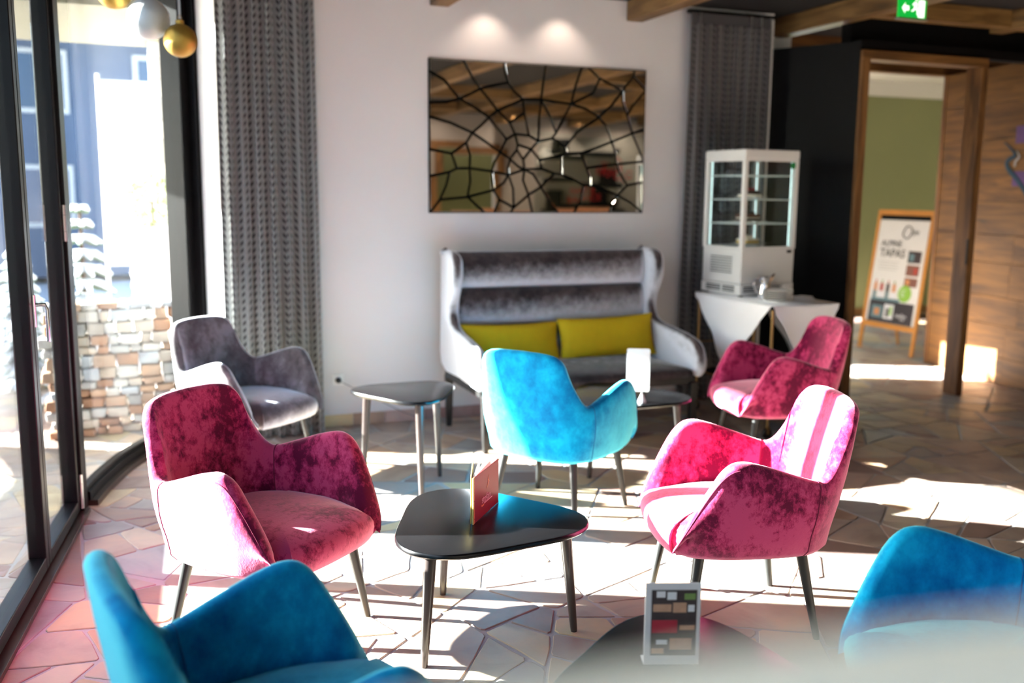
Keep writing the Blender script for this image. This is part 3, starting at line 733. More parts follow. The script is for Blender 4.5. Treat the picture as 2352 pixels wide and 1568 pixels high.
for f in MF:
    p = [(MP[i][0]/1000, MP[i][1]/1000) for i in f]
    q = inset(p, 0.0072)
    cx = sum(a for a, b in q)/len(q); cy = sum(b for a, b in q)/len(q)
    def shr(P_, d): return inset(P_, d)
    q2 = inset(q, 0.0022)
    if poly_area(q2) < 0.0004: q2 = [(cx+(a-cx)*0.85, cy+(b-cy)*0.85) for a, b in q]
    tx, ty = rm.uniform(-0.004, 0.004), rm.uniform(-0.004, 0.004)
    dep = lambda a, b, base: base+(a-cx)*tx+(b-cy)*ty
    mb = MB().rings([[(a-cx, -0.018, b-cy) for a, b in q], [(a-cx, dep(a, b, -0.0225), b-cy) for a, b in q], [(a-cx, dep(a, b, -0.0255), b-cy) for a, b in q2]])
    mb.build('mirror_piece', 'mirror', mir, smooth=False, loc=(cx, 0, cy))

# ================================================================== CHAIRS
CH = dict(
 rim=[(.262, -.346, .366), (.300, -.318, .440), (.330, -.235, .600), (.340, -.180, .672), (.342, -.125, .692), (.338, -.05, .678), (.326, .06, .642), (.308, .165, .610),
      (.292, .205, .618), (.270, .245, .668), (.246, .285, .745), (.226, .318, .815), (.190, .342, .852), (.125, .356, .866), (.05, .362, .870), (0, .363, .871)],
 base=[(.252, -.334), (.288, -.300), (.312, -.22), (.320, -.17), (.322, -.12), (.320, -.05), (.314, .05), (.296, .145),
      (.280, .180), (.258, .212), (.232, .238), (.200, .256), (.160, .268), (.105, .276), (.045, .280), (0, .281)])
def chair_sections():
    k = 5
    rim = catmull(CH['rim'], k); base = catmull([(a, b, 0) for a, b in CH['base']], k)
    # full loop from the right front (+x) round the back to the left front
    rim_f = rim+[Vector((-p.x, p.y, p.z)) for p in rim[-2::-1]]
    base_f = base+[Vector((-p.x, p.y, 0)) for p in base[-2::-1]]
    secs = []; n = len(rim_f)
    for i in range(n):
        b = base_f[i]; r_ = rim_f[i]
        t = (base_f[min(i+1, n-1)]-base_f[max(i-1, 0)]).normalized()
        n_ = Vector((-t.y, t.x, 0))
        if n_.dot(Vector((-b.x, -b.y-0.02, 0))) < 0: n_ = -n_
        H = r_.z; zb = 0.318; B = lambda s_, z: Vector((b.x*s_, b.y*s_+0.0, z))
        th = 0.056 if H < 0.75 else 0.050
        s1 = min(1.0, (H-0.36)/0.12)
        z3 = min(0.415, zb+0.75*(H-zb)); z2 = min(0.352, zb+0.36*(H-zb))
        O = [B(.60, zb), B(.80, zb+0.001), B(.905, zb+0.012), B(.965, z2), B(1.0, z3)]
        top_o = r_+n_*(-0.0)-Vector((0, 0, th*0.42))
        q3 = O[-1]
        for f in (0.25, 0.5, 0.75):
            p = q3.lerp(top_o, f); p = p-n_*0.010*math.sin(PI*f)*s1
            O.append(p)
        O.append(top_o)
        # rounded lip
        cc = r_+n_*(th*0.5)-Vector((0, 0, th*0.42))
        for a_ in (145, 112, 90, 66, 32):
            O.append(cc+n_*(math.cos(R(a_))*th*0.5)+Vector((0, 0, math.sin(R(a_))*th*0.42)))
        inn_top = r_+n_*th-Vector((0, 0, th*0.42))
        O.append(inn_top)
        low_in = Vector((b.x, b.y, 0))+n_*(0.062)+Vector((0, 0, min(0.40, z3)))
        for f in (0.3, 0.6, 0.85):
            p = inn_top.lerp(low_in, f); p = p+n_*0.008*math.sin(PI*f)*s1
            O.append(p)
        O.append(low_in)
        O.append(Vector((b.x*.70, b.y*.70, min(0.37, z3-0.01))))
        secs.append(O)
    return secs
SEC = chair_sections()
NS = len(SEC); KS = 7*5       # index where the arm meets the back
def seat_mb():
    """cushion: plan follows the shell inside, front edge rounded over"""
    mb = MB(); base = catmull([(a, b, 0) for a, b in CH['base']], 3)
    halfp = [(p.x-0.040 if p.x > 0.05 else p.x*0.8, p.y-(0.045 if p.y > 0.1 else 0.0)) for p in base]
    halfp = [(max(0, a), b) for a, b in halfp]
    front = [(0.0, -.372), (.06, -.371), (.12, -.367), (.18, -.359), (.225, -.347)]
    out = front+halfp; full = out+[(-a, b) for a, b in out[-2:0:-1]]
    cx, cy = 0.0, -0.045
    def ring(s_, z, drop=0.0, crown=0.0):
        return [(cx+(a-cx)*s_, cy+(b-cy)*s_, z-(drop if b < -0.25 else drop*max(0, min(1, (-0.10-b)/0.15)))) for a, b in full]
    rings = [ring(.62, .322), ring(.86, .322), ring(.945, .330), ring(.985, .352), ring(1.0, .385, .004), ring(.992, .412, .010), ring(.965, .432, .014), ring(.90, .447, .012), ring(.76, .458, .006), ring(.55, .464, .002), ring(.28, .467), ring(.05, .468)]
    return mb.rings(rings)
def part_mb(i0, i1, cap0, cap1):
    mb = MB(); S = SEC[i0:i1+1]; n = len(S[0]); o = 0
    mb.v = [tuple(p) for s_ in S for p in s_]
    for i in range(len(S)-1):
        for j in range(n-1): mb.f.append((i*n+j, i*n+j+1, (i+1)*n+j+1, (i+1)*n+j))
        mb.f.append((i*n+n-1, i*n, (i+1)*n, (i+1)*n+n-1))
    if cap0: mb.f.append(tuple(range(n)))
    if cap1: mb.f.append(tuple((len(S)-1)*n+j for j in range(n))[::-1])
    return mb
def leg_mb(top, foot, rt=.021, rf=.0125):
    t, f = Vector(top), Vector(foot); d = (t-f).normalized()
    return MB().tube([f, f.lerp(t, .04), f.lerp(t, .5), t], [rf*0.9, rf, (rt+rf)/2, rt], 16)
def make_chair(x, y, deg, mat, label, group='velvet tub armchairs around the lounge tables'):
    t = empty('tub_armchair', label, 'chair', (x, y, 0), R(deg), group)
    part_mb(0, KS, True, False).build('armrest', mat, t)
    part_mb(NS-1-KS, NS-1, False, True).build('armrest', mat, t)
    part_mb(KS, NS-1-KS, False, False).build('backrest', mat, t)
    seat_mb().build('seat', mat, t)
    for i in (KS, NS-1-KS):
        S = SEC[i]; c_ = Vector((0, 0, .45))
        MB().tube(S[2:18], 0.0022, 6).build('seam', mat+'_seam', t)
    for s_ in (0, 1):          # stitched edge down the front of each arm
        idx = [k if s_ == 0 else NS-1-k for k in range(1, 4*5)]
        MB().tube([SEC[i][8] for i in idx], 0.0018, 6).build('seam', mat+'_seam', t)
    for sx in (1, -1):
        leg_mb((sx*.222, -.232, .335), (sx*.266, -.281, 0)).build('leg', 'leg', t)
        leg_mb((sx*.190, .150, .335), (sx*.241, .211, 0)).build('leg', 'leg', t)
    return t
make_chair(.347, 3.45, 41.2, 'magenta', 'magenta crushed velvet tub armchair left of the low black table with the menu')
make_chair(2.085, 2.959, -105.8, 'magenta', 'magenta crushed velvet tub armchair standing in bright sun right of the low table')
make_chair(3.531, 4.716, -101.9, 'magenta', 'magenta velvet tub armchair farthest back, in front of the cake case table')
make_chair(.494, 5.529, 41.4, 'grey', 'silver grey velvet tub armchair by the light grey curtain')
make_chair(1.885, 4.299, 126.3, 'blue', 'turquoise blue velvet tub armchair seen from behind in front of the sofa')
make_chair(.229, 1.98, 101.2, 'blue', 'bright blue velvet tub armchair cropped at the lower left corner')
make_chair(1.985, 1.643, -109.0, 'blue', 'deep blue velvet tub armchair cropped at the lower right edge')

# ================================================================== LOW TABLES
def table(x, y, r0, deg, h, label, feet_r, top_r, lean=1.0, sx=1.0):
    t = empty('side_table', label, 'table', (x, y, 0), R(deg), 'three-legged black tables with rounded triangular tops')
    N_ = 84
    def outl(s_): return [(s_*(r0*(1+.148*math.cos(3*a)+.012*math.cos(6*a)))*math.cos(a), s_*(r0*(1+.148*math.cos(3*a)+.012*math.cos(6*a)))*math.sin(a)) for a in [2*PI*k/N_ for k in range(N_)]]
    def off(d): return 1-d/r0
    prof = [(off(.05), h-.026), (off(.02), h-.0265), (off(.008), h-.022), (1.0, h-.014), (off(.001), h-.006), (off(.004), h-.0015), (off(.010), h)]
    MB().rings([[(a, b, z) for a, b in outl(s_)] for s_, z in prof]).build('tabletop', 'tabletop', t)
    for k in range(3):
        a = 2*PI*k/3
        leg_mb((top_r*math.cos(a), top_r*math.sin(a), h-.026), (feet_r*math.cos(a), feet_r*math.sin(a), 0), .0235, .0135).build('leg', 'tableleg', t)
    return t
table(1.100, 3.165, .338, -23, .425, 'low black table with a menu standing on it, in the middle of the group', .345, .305)
table(1.292, 4.93, .268, 31, .54, 'taller small black table between the grey armchair and the sofa', .255, .225)
table(2.60, 4.93, .338, -30, .425, 'low black table in front of the sofa with a white card in a holder', .345, .305)
table(1.20, 1.885, .338, 68, .425, 'low black table blurred at the bottom edge with a photo card', .345, .305)
# ================================================================== SOFA
sofa = empty('high_back_sofa', 'silver velvet high-back sofa with wings and horizontal padded channels under the mirror', 'sofa', (1.865, 6.23, 0), 0)
SW = 1.565
prof = [(.0, .42), (.012, .8), (.0, 1.19), (-.03, 1.208), (-.15, 1.212), (-.24, 1.20), (-.29, 1.165), (-.308, 1.09), (-.300, 1.02), (-.272, .955), (-.235, .895), (-.215, .83), (-.222, .775), (-.27, .727), (-.37, .70), (-.52, .683), (-.68, .662), (-.78, .635), (-.84, .59), (-.868, .52), (-.866, .45), (-.835, .405), (-.77, .392), (-.4, .395)]
pr = [(p.x, p.y) for p in catmull([(a, b, 0) for a, b in prof], 3, closed=True)]
for s_, x0 in ((0, 0.0), (1, SW-.075)):
    rings = []
    for xx, ins in ((0, .030), (.010, .012), (.026, .002), (.0375, 0), (.049, .002), (.065, .012), (.075, .030)):
        q = inset(pr, -0.0) if ins == 0 else inset(pr[::-1], ins)[::-1] if poly_area(pr) < 0 else inset(pr, ins)
        # the arms flare outwards a little towards the front
        rings.append([(x0+xx+(1 if s_ else -1)*0.03*max(0, -a-.3)*1.2, a, b) for a, b in q])
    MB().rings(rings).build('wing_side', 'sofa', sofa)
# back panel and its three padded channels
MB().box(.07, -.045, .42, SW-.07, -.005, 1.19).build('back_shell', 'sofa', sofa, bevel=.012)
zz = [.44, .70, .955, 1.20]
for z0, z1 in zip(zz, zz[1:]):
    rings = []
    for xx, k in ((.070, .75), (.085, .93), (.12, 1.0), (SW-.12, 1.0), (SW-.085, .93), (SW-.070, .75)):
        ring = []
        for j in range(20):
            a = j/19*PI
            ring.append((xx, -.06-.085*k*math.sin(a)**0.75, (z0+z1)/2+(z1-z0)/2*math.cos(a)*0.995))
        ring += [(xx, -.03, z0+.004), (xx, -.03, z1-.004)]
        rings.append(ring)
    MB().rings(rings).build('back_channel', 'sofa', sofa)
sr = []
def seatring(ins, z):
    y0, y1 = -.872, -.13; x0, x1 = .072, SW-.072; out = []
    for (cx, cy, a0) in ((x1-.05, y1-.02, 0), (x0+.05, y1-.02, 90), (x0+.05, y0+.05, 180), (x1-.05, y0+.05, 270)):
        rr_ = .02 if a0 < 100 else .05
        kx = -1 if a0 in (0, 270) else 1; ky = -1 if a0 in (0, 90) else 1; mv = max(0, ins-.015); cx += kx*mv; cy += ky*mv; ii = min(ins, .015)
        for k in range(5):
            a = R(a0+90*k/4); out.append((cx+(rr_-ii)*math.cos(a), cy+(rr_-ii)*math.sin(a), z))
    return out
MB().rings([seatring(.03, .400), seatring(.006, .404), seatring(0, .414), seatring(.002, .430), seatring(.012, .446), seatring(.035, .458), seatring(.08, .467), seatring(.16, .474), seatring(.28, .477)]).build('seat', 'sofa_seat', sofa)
fr = MB().box(.03, -.80, .345, SW-.03, -.76, .40).box(.03, -.06, .345, SW-.03, -.02, .40).box(.02, -.78, .345, .06, -.04, .40).box(SW-.06, -.78, .345, SW-.02, -.04, .40)
fr.build('base_frame', 'legb', sofa, smooth=False, bevel=.004)
for lx, ly in ((.05, -.04), (SW-.05, -.04), (.05, -.80), (SW-.05, -.80)):
    MB().rings([[(lx+sx*w, ly+sy*w, z) for sx, sy in ((-1, -1), (1, -1), (1, 1), (-1, 1))] for w, z in ((.016, 0), (.021, .12), (.026, .36))]).build('leg', 'legb', sofa, smooth=False, bevel=.003)
def cushion(loc, w, h, t, rot, label, seedv):
    n = 26; v = []; r = random.Random(seedv); a1, a2 = r.uniform(0, 6), r.uniform(0, 6)
    def P(u, s_, side):
        px = u*w/2*(1-0.045*(1-abs(s_)**2.0)*abs(u)**3)*1.0; pz = s_*h/2*(1-0.10*(1-u*u)*abs(s_)**3)
        th = t/2*((1-abs(u)**3.2)*(1-abs(s_)**3.2))**0.55*(1+0.06*math.sin(3*u+a1)*math.cos(2.5*s_+a2))
        return (px, side*th, pz)
    mb = MB()
    for side in (-1, 1):
        vs = [P(-1+2*i/n, -1+2*j/n, side) for j in range(n+1) for i in range(n+1)]
        mb.add(vs, [(j*(n+1)+i, j*(n+1)+i+1, (j+1)*(n+1)+i+1, (j+1)*(n+1)+i) for j in range(n) for i in range(n)])
    o = empty('throw_cushion', label, 'cushion', loc, 0, 'mustard cushions on the sofa', rot=rot)
    mb.build('cover', 'yellow', o)
    e = []
    for k in range(4*n):
        s_, m_ = divmod(k, n); q = -1+2*m_/n
        u, vv = ((q, -1), (1, q), (-q, 1), (-1, -q))[s_]
        e.append(P(u, vv, 0.0))
    e.append(e[0]); MB().tube(e, 0.0035, 6, cap=False).build('piping', 'yellow', o)
    return o
cushion((2.275, 5.975, .590), .74, .275, .13, (R(-16), R(1.0), R(3)), 'mustard yellow oblong cushion at the left of the sofa, half hidden behind the blue chair', 1)
cushion((3.000, 5.960, .605), .72, .29, .14, (R(-16), R(-1.5), R(-2)), 'mustard yellow oblong cushion at the right of the sofa, fully in view', 2)

# ================================================================== SERVING CART WITH CAKE CASE
TX, TY, TZ = 4.03, 5.60, .885     # centre of the cart top
cart = empty('serving_cart', 'brass-framed serving cart on castors carrying the cake case', 'cart', (TX, TY, 0), 0)
hx, hy = .255, .455
MB().box(-hx, -hy, TZ-.03, hx, hy, TZ-.004).build('top_board', 'black', cart, smooth=False, bevel=.003)
MB().box(-hx+.01, -hy+.01, .30, hx-.01, hy-.01, .315).build('lower_shelf', 'black', cart, smooth=False, bevel=.003)
for sx in (-1, 1):
    for sy in (-1, 1):
        lx, ly = sx*(hx-.012), sy*(hy-.012)
        MB().tube([(lx, ly, .075), (lx, ly, TZ-.03)], .0105, 10).build('leg', 'brass', cart)
        w = MB(); w.lathe([(.006, -.011), (.034, -.011), (.037, -.006), (.037, .006), (.034, .011), (.006, .011)], 20)
        w.v = [(lx+a, ly+c_, .0375+b) for a, b, c_ in w.v]
        cs = w.build('castor', 'black_p', cart)
        MB().box(lx-.01, ly-.014, .035, lx+.01, ly+.014, .08).build('fork', 'brass', cs, smooth=False)
for sy in (-1, 1):
    MB().tube([(-hx+.012, sy*(hy-.012), .52), (hx-.012, sy*(hy-.012), .52)], .007, 8).build('cross_bar', 'brass', cart)
for sx in (-1, 1):
    MB().tube([(sx*(hx-.012), -hy+.012, .31), (sx*(hx-.012), hy-.012, .31)], .007, 8).build('cross_bar', 'brass', cart)
# tablecloth laid cornerwise: a point hangs down each side
cl = MB(); K = 16; NN = 40
corners = [(-hx-.008, -hy-.008), (hx+.008, -hy-.008), (hx+.008, hy+.008), (-hx-.008, hy+.008)]
cl.add([(a, b, TZ) for a, b in corners], [(0, 1, 2, 3)])
for s_ in range(4):
    a, b = Vector(corners[s_]), Vector(corners[(s_+1) % 4]); e_ = (b-a); L2 = e_.length; e_n = e_.normalized(); out = Vector((e_n.y, -e_n.x))
    dep = .44 if L2 > .7 else .40
    vs = []
    for i in range(NN+1):
        t = i/NN; d = .035+dep*(1-abs(2*t-1))**1.0
        for j in range(K+1):
            f = j/K; z = TZ-d*f
            bulge = .006+.022*f*math.sin(t*PI)+.012*f*math.sin(t*11+s_)*math.sin(t*PI)+.006*f*math.cos(t*23+j*.2)
            if i in (0, NN): bulge = .004+.012*f
            pull = (t-.5)*0.06*f*L2
            p = a+e_*t+out*bulge-e_n*pull
            vs.append((p.x, p.y, z))
    cl.add(vs, [(i*(K+1)+j, i*(K+1)+j+1, (i+1)*(K+1)+j+1, (i+1)*(K+1)+j) for i in range(NN) for j in range(K)])
clo = cl.build('tablecloth', 'linen'); clo.location = (TX, TY, 0)
sm = clo.modifiers.new('thick', 'SOLIDIFY'); sm.thickness = .002; sm.offset = 1
tag(clo, 'white linen tablecloth hanging in points over the serving cart', 'tablecloth')
CZ = TZ+.003
# display case
cs = empty('cake_display_case', 'white four-sided glass cake display case with wire shelves', 'display case', (3.85, 5.63, CZ), R(6))
cw, cdp, chh = .485, .43, 1.012
MB().box(0, 0, .012, cw, cdp, .088).build('base', 'casewhite', cs, smooth=False, bevel=.006)
MB().box(.004, .004, .09, cw-.004, cdp-.004, .328).build('lower_body', 'casewhite', cs, smooth=False, bevel=.006)
MB().box(-.002, -.002, chh-.062, cw+.002, cdp+.002, chh).build('top_cap', 'casewhite', cs, smooth=False, bevel=.008)
for gx in (0, 1):
    for gy in (0, 1):
        x0 = gx*(cw-.032); y0 = gy*(cdp-.032)
        MB().box(x0, y0, .328, x0+.032, y0+.032, chh-.062).build('corner_post', 'casewhite', cs, smooth=False, bevel=.004)
        xl = x0-.007 if gx else x0+.033; yl = y0-.007 if gy else y0+.033
        MB().box(xl, yl, .345, xl+.006, yl+.006, chh-.075).build('light_strip', 'led', cs, smooth=False)
for (x0, y0, x1, y1) in ((.032, .010, cw-.032, .014), (.032, cdp-.014, cw-.032, cdp-.010), (.010, .032, .014, cdp-.032), (cw-.014, .032, cw-.010, cdp-.032)):
    MB().box(x0, y0, .345, x1, y1, chh-.075).build('glass_pane', 'caseglass', cs, smooth=False)
for bx_ in ((.03, .004, .328, cw-.03, .03, .345), (.03, .004, chh-.079, cw-.03, .03, chh-.062), (.03, cdp-.03, .328, cw-.03, cdp-.004, .345), (.004, .03, .328, .03, cdp-.03, .345), (.004, .03, chh-.079, .03, cdp-.03, chh-.062)):
    MB().box(*bx_).build('surround_rail', 'casewhite', cs, smooth=False)
for z in (.505, .672, .838):
    sh = MB()
    for k in range(15): sh.tube([(.035+k*(cw-.07)/14, .035, z), (.035+k*(cw-.07)/14, cdp-.035, z)], .0016, 6)
    for yy in (.035, cdp-.035): sh.tube([(.030, yy, z-.002), (cw-.030, yy, z-.002)], .0045, 6)
    for xx in (.03, cw-.03): sh.tube([(xx, .035, z-.002), (xx, cdp-.035, z-.002)], .0045, 6)
    sh.build('wire_shelf', 'wire', cs)
lv = MB()
for k in range(7): lv.box(-.001, .10, .16+k*.018, .0035, .33, .166+k*.018)
lv.build('side_grille', 'slot', cs, smooth=False)
for k in range(3):
    for (a, b) in ((.03, .135), (.27, .36)):
        MB().box(a, -.001, .030+k*.016, b, .003, .040+k*.016).build('vent_slot', 'slot', cs, smooth=False)
    for (a, b) in ((.06, .19), (.21, .37)):
        MB().box(-.001, a, .030+k*.016, .003, b, .040+k*.016).build('vent_slot', 'slot', cs, smooth=False)
MB().box(cw-.075, -.004, .300, cw-.035, .0, .318).build('door_catch', 'slot', cs, smooth=False)
st_ = MB().lathe([(.024, -.001), (.024, .001)], 28); st_.v = [(cw-.052+a, .004+c_*0.5, chh-.105+b) for a, b, c_ in st_.v]; st_.build('round_sticker', 'green_st', cs, smooth=False)
for sx in (.03, cw-.03):
    for sy in (.03, cdp-.03): MB().lathe([(.016, 0), (.016, .013)], 12, (sx, sy, 0)).build('foot', 'black_p', cs)
rotc = Matrix.Rotation(R(6), 3, 'Z')
def inc(x, y, z):
    p = rotc @ Vector((x, y, z)); return (p.x+3.85, p.y+5.63, p.z+CZ)
def plate_mb(r_, h=.012):
    return MB().lathe([(.001, .002), (r_*.55, .0), (r_*.6, .001), (r_*.85, h*.7), (r_, h), (r_*.985, h+.002), (r_*.8, h*.75+.003), (r_*.58, .005), (.001, .0045)], 40)
def cake(z, kind, label):
    pl = plate_mb(.125, .012).build('cake_plate', 'china'); pl.location = inc(cw/2, cdp/2, z+.0035); tag(pl, 'white plate under the ' + kind + ' in the glass case', 'plate', 'cake plates in the glass case')
    o = empty('cake', label, 'cake', inc(cw/2-.01, cdp/2, z+.0095), R(20), 'cakes in the glass case')
    if kind == 'dark berry cake':
        MB().lathe([(.001, 0), (.082, 0), (.085, .012), (.082, .026), (.001, .028)], 32).build('cake_base', 'cream', o)
        MB().lathe([(.001, .027), (.080, .027), (.074, .045), (.045, .054), (.001, .056)], 32).build('chocolate_top', 'choc', o)
        for k in range(5):
            a = k*1.26; b = MB().lathe([(.001, 0), (.009, .003), (.012, .011), (.008, .019), (.001, .022)], 10, (.04*math.cos(a)-.02, .04*math.sin(a), .05)); b.build('berry', 'berry', o)
    elif kind == 'chocolate cake':
        MB().box(-.085, -.05, 0, .075, .05, .022).build('cake_base', 'choc', o, bevel=.003)
        MB().box(-.085, -.05, .0225, .075, .05, .030).build('cream_layer', 'cream', o, bevel=.002)
        MB().box(-.085, -.05, .0305, .075, .05, .052).build('cake_top', mk('milk_chocolate', (104, 62, 44), .5, bump=.3), o, bevel=.004)
        MB().lathe([(.001, .0525), (.02, .053), (.018, .066), (.001, .074)], 12, (.045, .0, 0)).build('cream_rosette', 'choc', o)
    else:
        MB().box(-.07, -.05, 0, .07, .05, .026).build('sponge_layer', 'sponge', o, bevel=.003)
        MB().box(-.07, -.05, .0265, .07, .05, .040).build('cream_layer', 'cream', o, bevel=.003)
        for k in range(3): MB().lathe([(.001, .0405), (.018, .041), (.015, .055), (.001, .066)], 12, (-.045+k*.045, 0, 0)).build('cream_rosette', 'cream', o)
cake(.672, 'dark berry cake', 'dark berry cake on the second shelf from the top of the case')
cake(.505, 'chocolate cake', 'brown chocolate cake slice on the third shelf of the case')
cake(.345, 'sponge cake', 'yellow sponge slice with cream on the floor of the case')
# crockery and napkins on the cloth
for k in range(6):
    o = plate_mb(.105, .014).build('plate', 'china')
    o.location = (3.945, 5.335, CZ+.0005+k*.0130)
    tag(o, 'white plate in the stack in front of the cake case, ' + ('lowest', 'second from below', 'third from below', 'third from top', 'second from top', 'topmost')[k], 'plate', 'stacked plates on the cart')
JS = 1.4
jug = empty('milk_jug', 'small polished steel milk jug beside the plates', 'jug', (3.975, 5.52, CZ+.0002), 0)
MB().lathe([(.001, .001), (.030, .001), (.032, .008), (.034, .03), (.028, .055), (.026, .075), (.034, .105), (.0355, .108), (.033, .105), (.025, .075), (.027, .055), (.03, .02), (.001, .012)], 30).build('body', 'chrome', jug)
MB().tube([(-.027, 0, .085), (-.06, .0, .095), (-.066, 0, .07), (-.052, 0, .04), (-.030, 0, .03)], .004, 8).build('handle', 'chrome', jug)
MB().tube([(.026, 0, .092), (.042, 0, .108), (.055, 0, .122)], [.012, .009, .004], 10).build('spout', 'chrome', jug)
jug.scale = (JS, JS, JS)
for k, (rx, rz) in enumerate(((0, 10), (2, -6), (3, 20))):
    o = MB().box(-.06, -.045, 0, .06, .045, .006).build('folded_napkin', 'linen', smooth=False, bevel=.002, seg=1); o.location = (4.185, 5.36+.01*k, CZ+.0008+.0085*k); o.rotation_euler = (R(0), R(0), R(rz))
    tag(o, 'folded white napkin lying right of the plates, ' + ('bottom', 'middle', 'top')[k] + ' of its pile', 'napkin', 'folded napkins on the cart')
o = MB().box(-.030, -.004, 0, .030, .004, .085).build('table_tent_card', 'paper', smooth=False, bevel=.001, seg=1); o.location = (4.215, 5.60, CZ+.0005); o.rotation_euler = (0, 0, R(10)); tag(o, 'small plain white card standing behind the napkins', 'card')

# ================================================================== THINGS ON THE TABLES
Z = .4256
# menu: two covers hinged at a spine, pages between
menu = empty('menu_folder', 'maroon drinks menu with ochre edge standing open on the centre table', 'menu', (1.057, 3.118, Z), math.atan2(3.323-3.112, 1.226-1.054))
MW, MH = .262, .172
MB().box(.0, -.002, .0, MW, .002, MH).build('cover', 'maroon', menu, smooth=False, bevel=.001, seg=1)
c2 = MB().box(0, -.002, 0, MW, .002, MH).build('cover', 'ochre', menu, smooth=False, bevel=.001, seg=1); c2.rotation_euler = (0, 0, R(19)); c2.location = (-.006, .009, 0)
MB().box(-.011, -.003, -.0, .001, .003, MH).build('spine', 'ochre', menu, smooth=False, bevel=.001, seg=1)
for k, a in enumerate((5, 9, 14)):
    pg = MB().box(0, -.0004, .004, MW-.01, .0004, MH-.004).build('page', 'paper', menu, smooth=False); pg.rotation_euler = (0, 0, R(a)); pg.location = (-.002, .004+.001*k, 0)
for z in (.02, .085, .15):
    rv = MB().lathe([(.002, 0), (.002, .0008)], 10); rv.v = [(-.006+a, -.0035+c_*-.5, z+b) for a, b, c_ in rv.v]; rv.build('rivet', 'chrome', menu)
for x_, z in ((MW-.003, MH-.003), (MW-.003, .003)):
    MB().box(x_-.006, -.003, z-.003, x_+.004, .003, z+.003).build('corner_clip', 'brass', menu, smooth=False)
M['goldink'] = mk('gold_ink', (226, 184, 120), .4)
M['whiteink'] = mk('white_ink', (240, 226, 220), .5)
text('stefan', .040, 'whiteink', menu, (.074, -.0028, .052), (R(90), 0, 0), off=-.0006)
MB().box(.098, -.0030, .0455, .188, -.0026, .0490).build('underline', 'whiteink', menu, smooth=False)
text('hotel', .012, 'goldink', menu, (.072, -.0028, .040), (R(90), 0, 0))
zig = [(.128, .094), (.136, .110), (.148, .120), (.139, .122), (.150, .140), (.146, .126), (.152, .117), (.141, .109)]
MB().rings([[(a, -.0031, b) for a, b in zig], [(a, -.0026, b) for a, b in zig]]).build('emblem', 'goldink', menu, smooth=False)
# white card clipped on a small cone holder
cn = empty('card_holder', 'small silver cone holder with black knob on the table in front of the sofa', 'card holder', (2.60, 4.71, Z), R(-24))
MB().lathe([(.024, 0), (.024, .004), (.008, .045), (.005, .055), (.001, .056)], 24).build('cone', 'silver', cn)
MB().lathe([(.001, .052), (.009, .054), (.012, .062), (.009, .070), (.001, .072)], 16, (.010, 0, 0)).build('knob', 'black_p', cn)
cd_ = MB()
pts = []
for cx, cy, a0 in ((.055, .235, 0), (-.055, .235, 90), (-.055, .012, 180), (.055, .012, 270)):
    for k in range(5): a = R(a0+22.5*k); pts.append((cx+.01*math.cos(a), cy+.01*math.sin(a)))
cd_.rings([[(a, -.0015, b) for a, b in pts], [(a, .0015, b) for a, b in pts]])
o = cd_.build('display_card', 'paper', smooth=False); o.location = (2.573, 4.715, Z+.062); o.rotation_euler = (R(-5), 0, R(-28)); tag(o, 'blank white rounded card standing in the silver holder before the sofa', 'card')
# photo card in an acrylic stand on the front table
pc = empty('photo_card', 'white framed card with lounge photographs on the blurred front table', 'card', (1.195, 1.975, Z), R(-19))
PW, PH = .14, .215
MB().box(-PW/2, -.002, .0, PW/2, .002, PH).build('card', 'paperg', pc, smooth=False, bevel=.001, seg=1)
MB().box(-PW/2, -.0015, -.0, PW/2, .04, .004).build('foot', 'paperg', pc, smooth=False)
ph = MB().box(-PW/2+.016, -.0035, .025, PW/2-.010, -.0022, PH-.018).build('photo', 'food_d', pc, smooth=False)
def patch(x0, z0, x1, z1, mat, par=ph, y=-.0040): MB().box(x0, y, z0, x1, y+.0004, z1).build('photo_area', mat, par, smooth=False)
M['p_red'] = mk('print_red', (168, 40, 60), .6, var=.2, vscale=60); M['p_tan'] = mk('print_tan', (190, 150, 124), .6, var=.3, vscale=70); M['p_wh'] = mk('print_white', (226, 228, 232), .6, var=.1, vscale=60); M['p_gr'] = mk('print_green', (120, 150, 84), .6, var=.3, vscale=60)
patch(-.042, .178, -.020, .194, 'p_wh'); patch(-.015, .172, .008, .192, 'p_wh'); patch(.028, .172, .056, .188, 'p_gr'); patch(-.050, .140, -.004, .160, 'p_tan'); patch(0, .138, .034, .164, 'p_tan'); patch(.038, .140, .054, .158, 'p_wh')
patch(-.052, .084, .012, .118, 'p_red'); patch(.018, .092, .056, .104, 'p_tan'); patch(-.040, .054, -.012, .066, 'p_wh'); patch(-.006, .040, .05, .070, 'p_tan'); patch(-.052, .030, -.02, .044, 'p_tan')

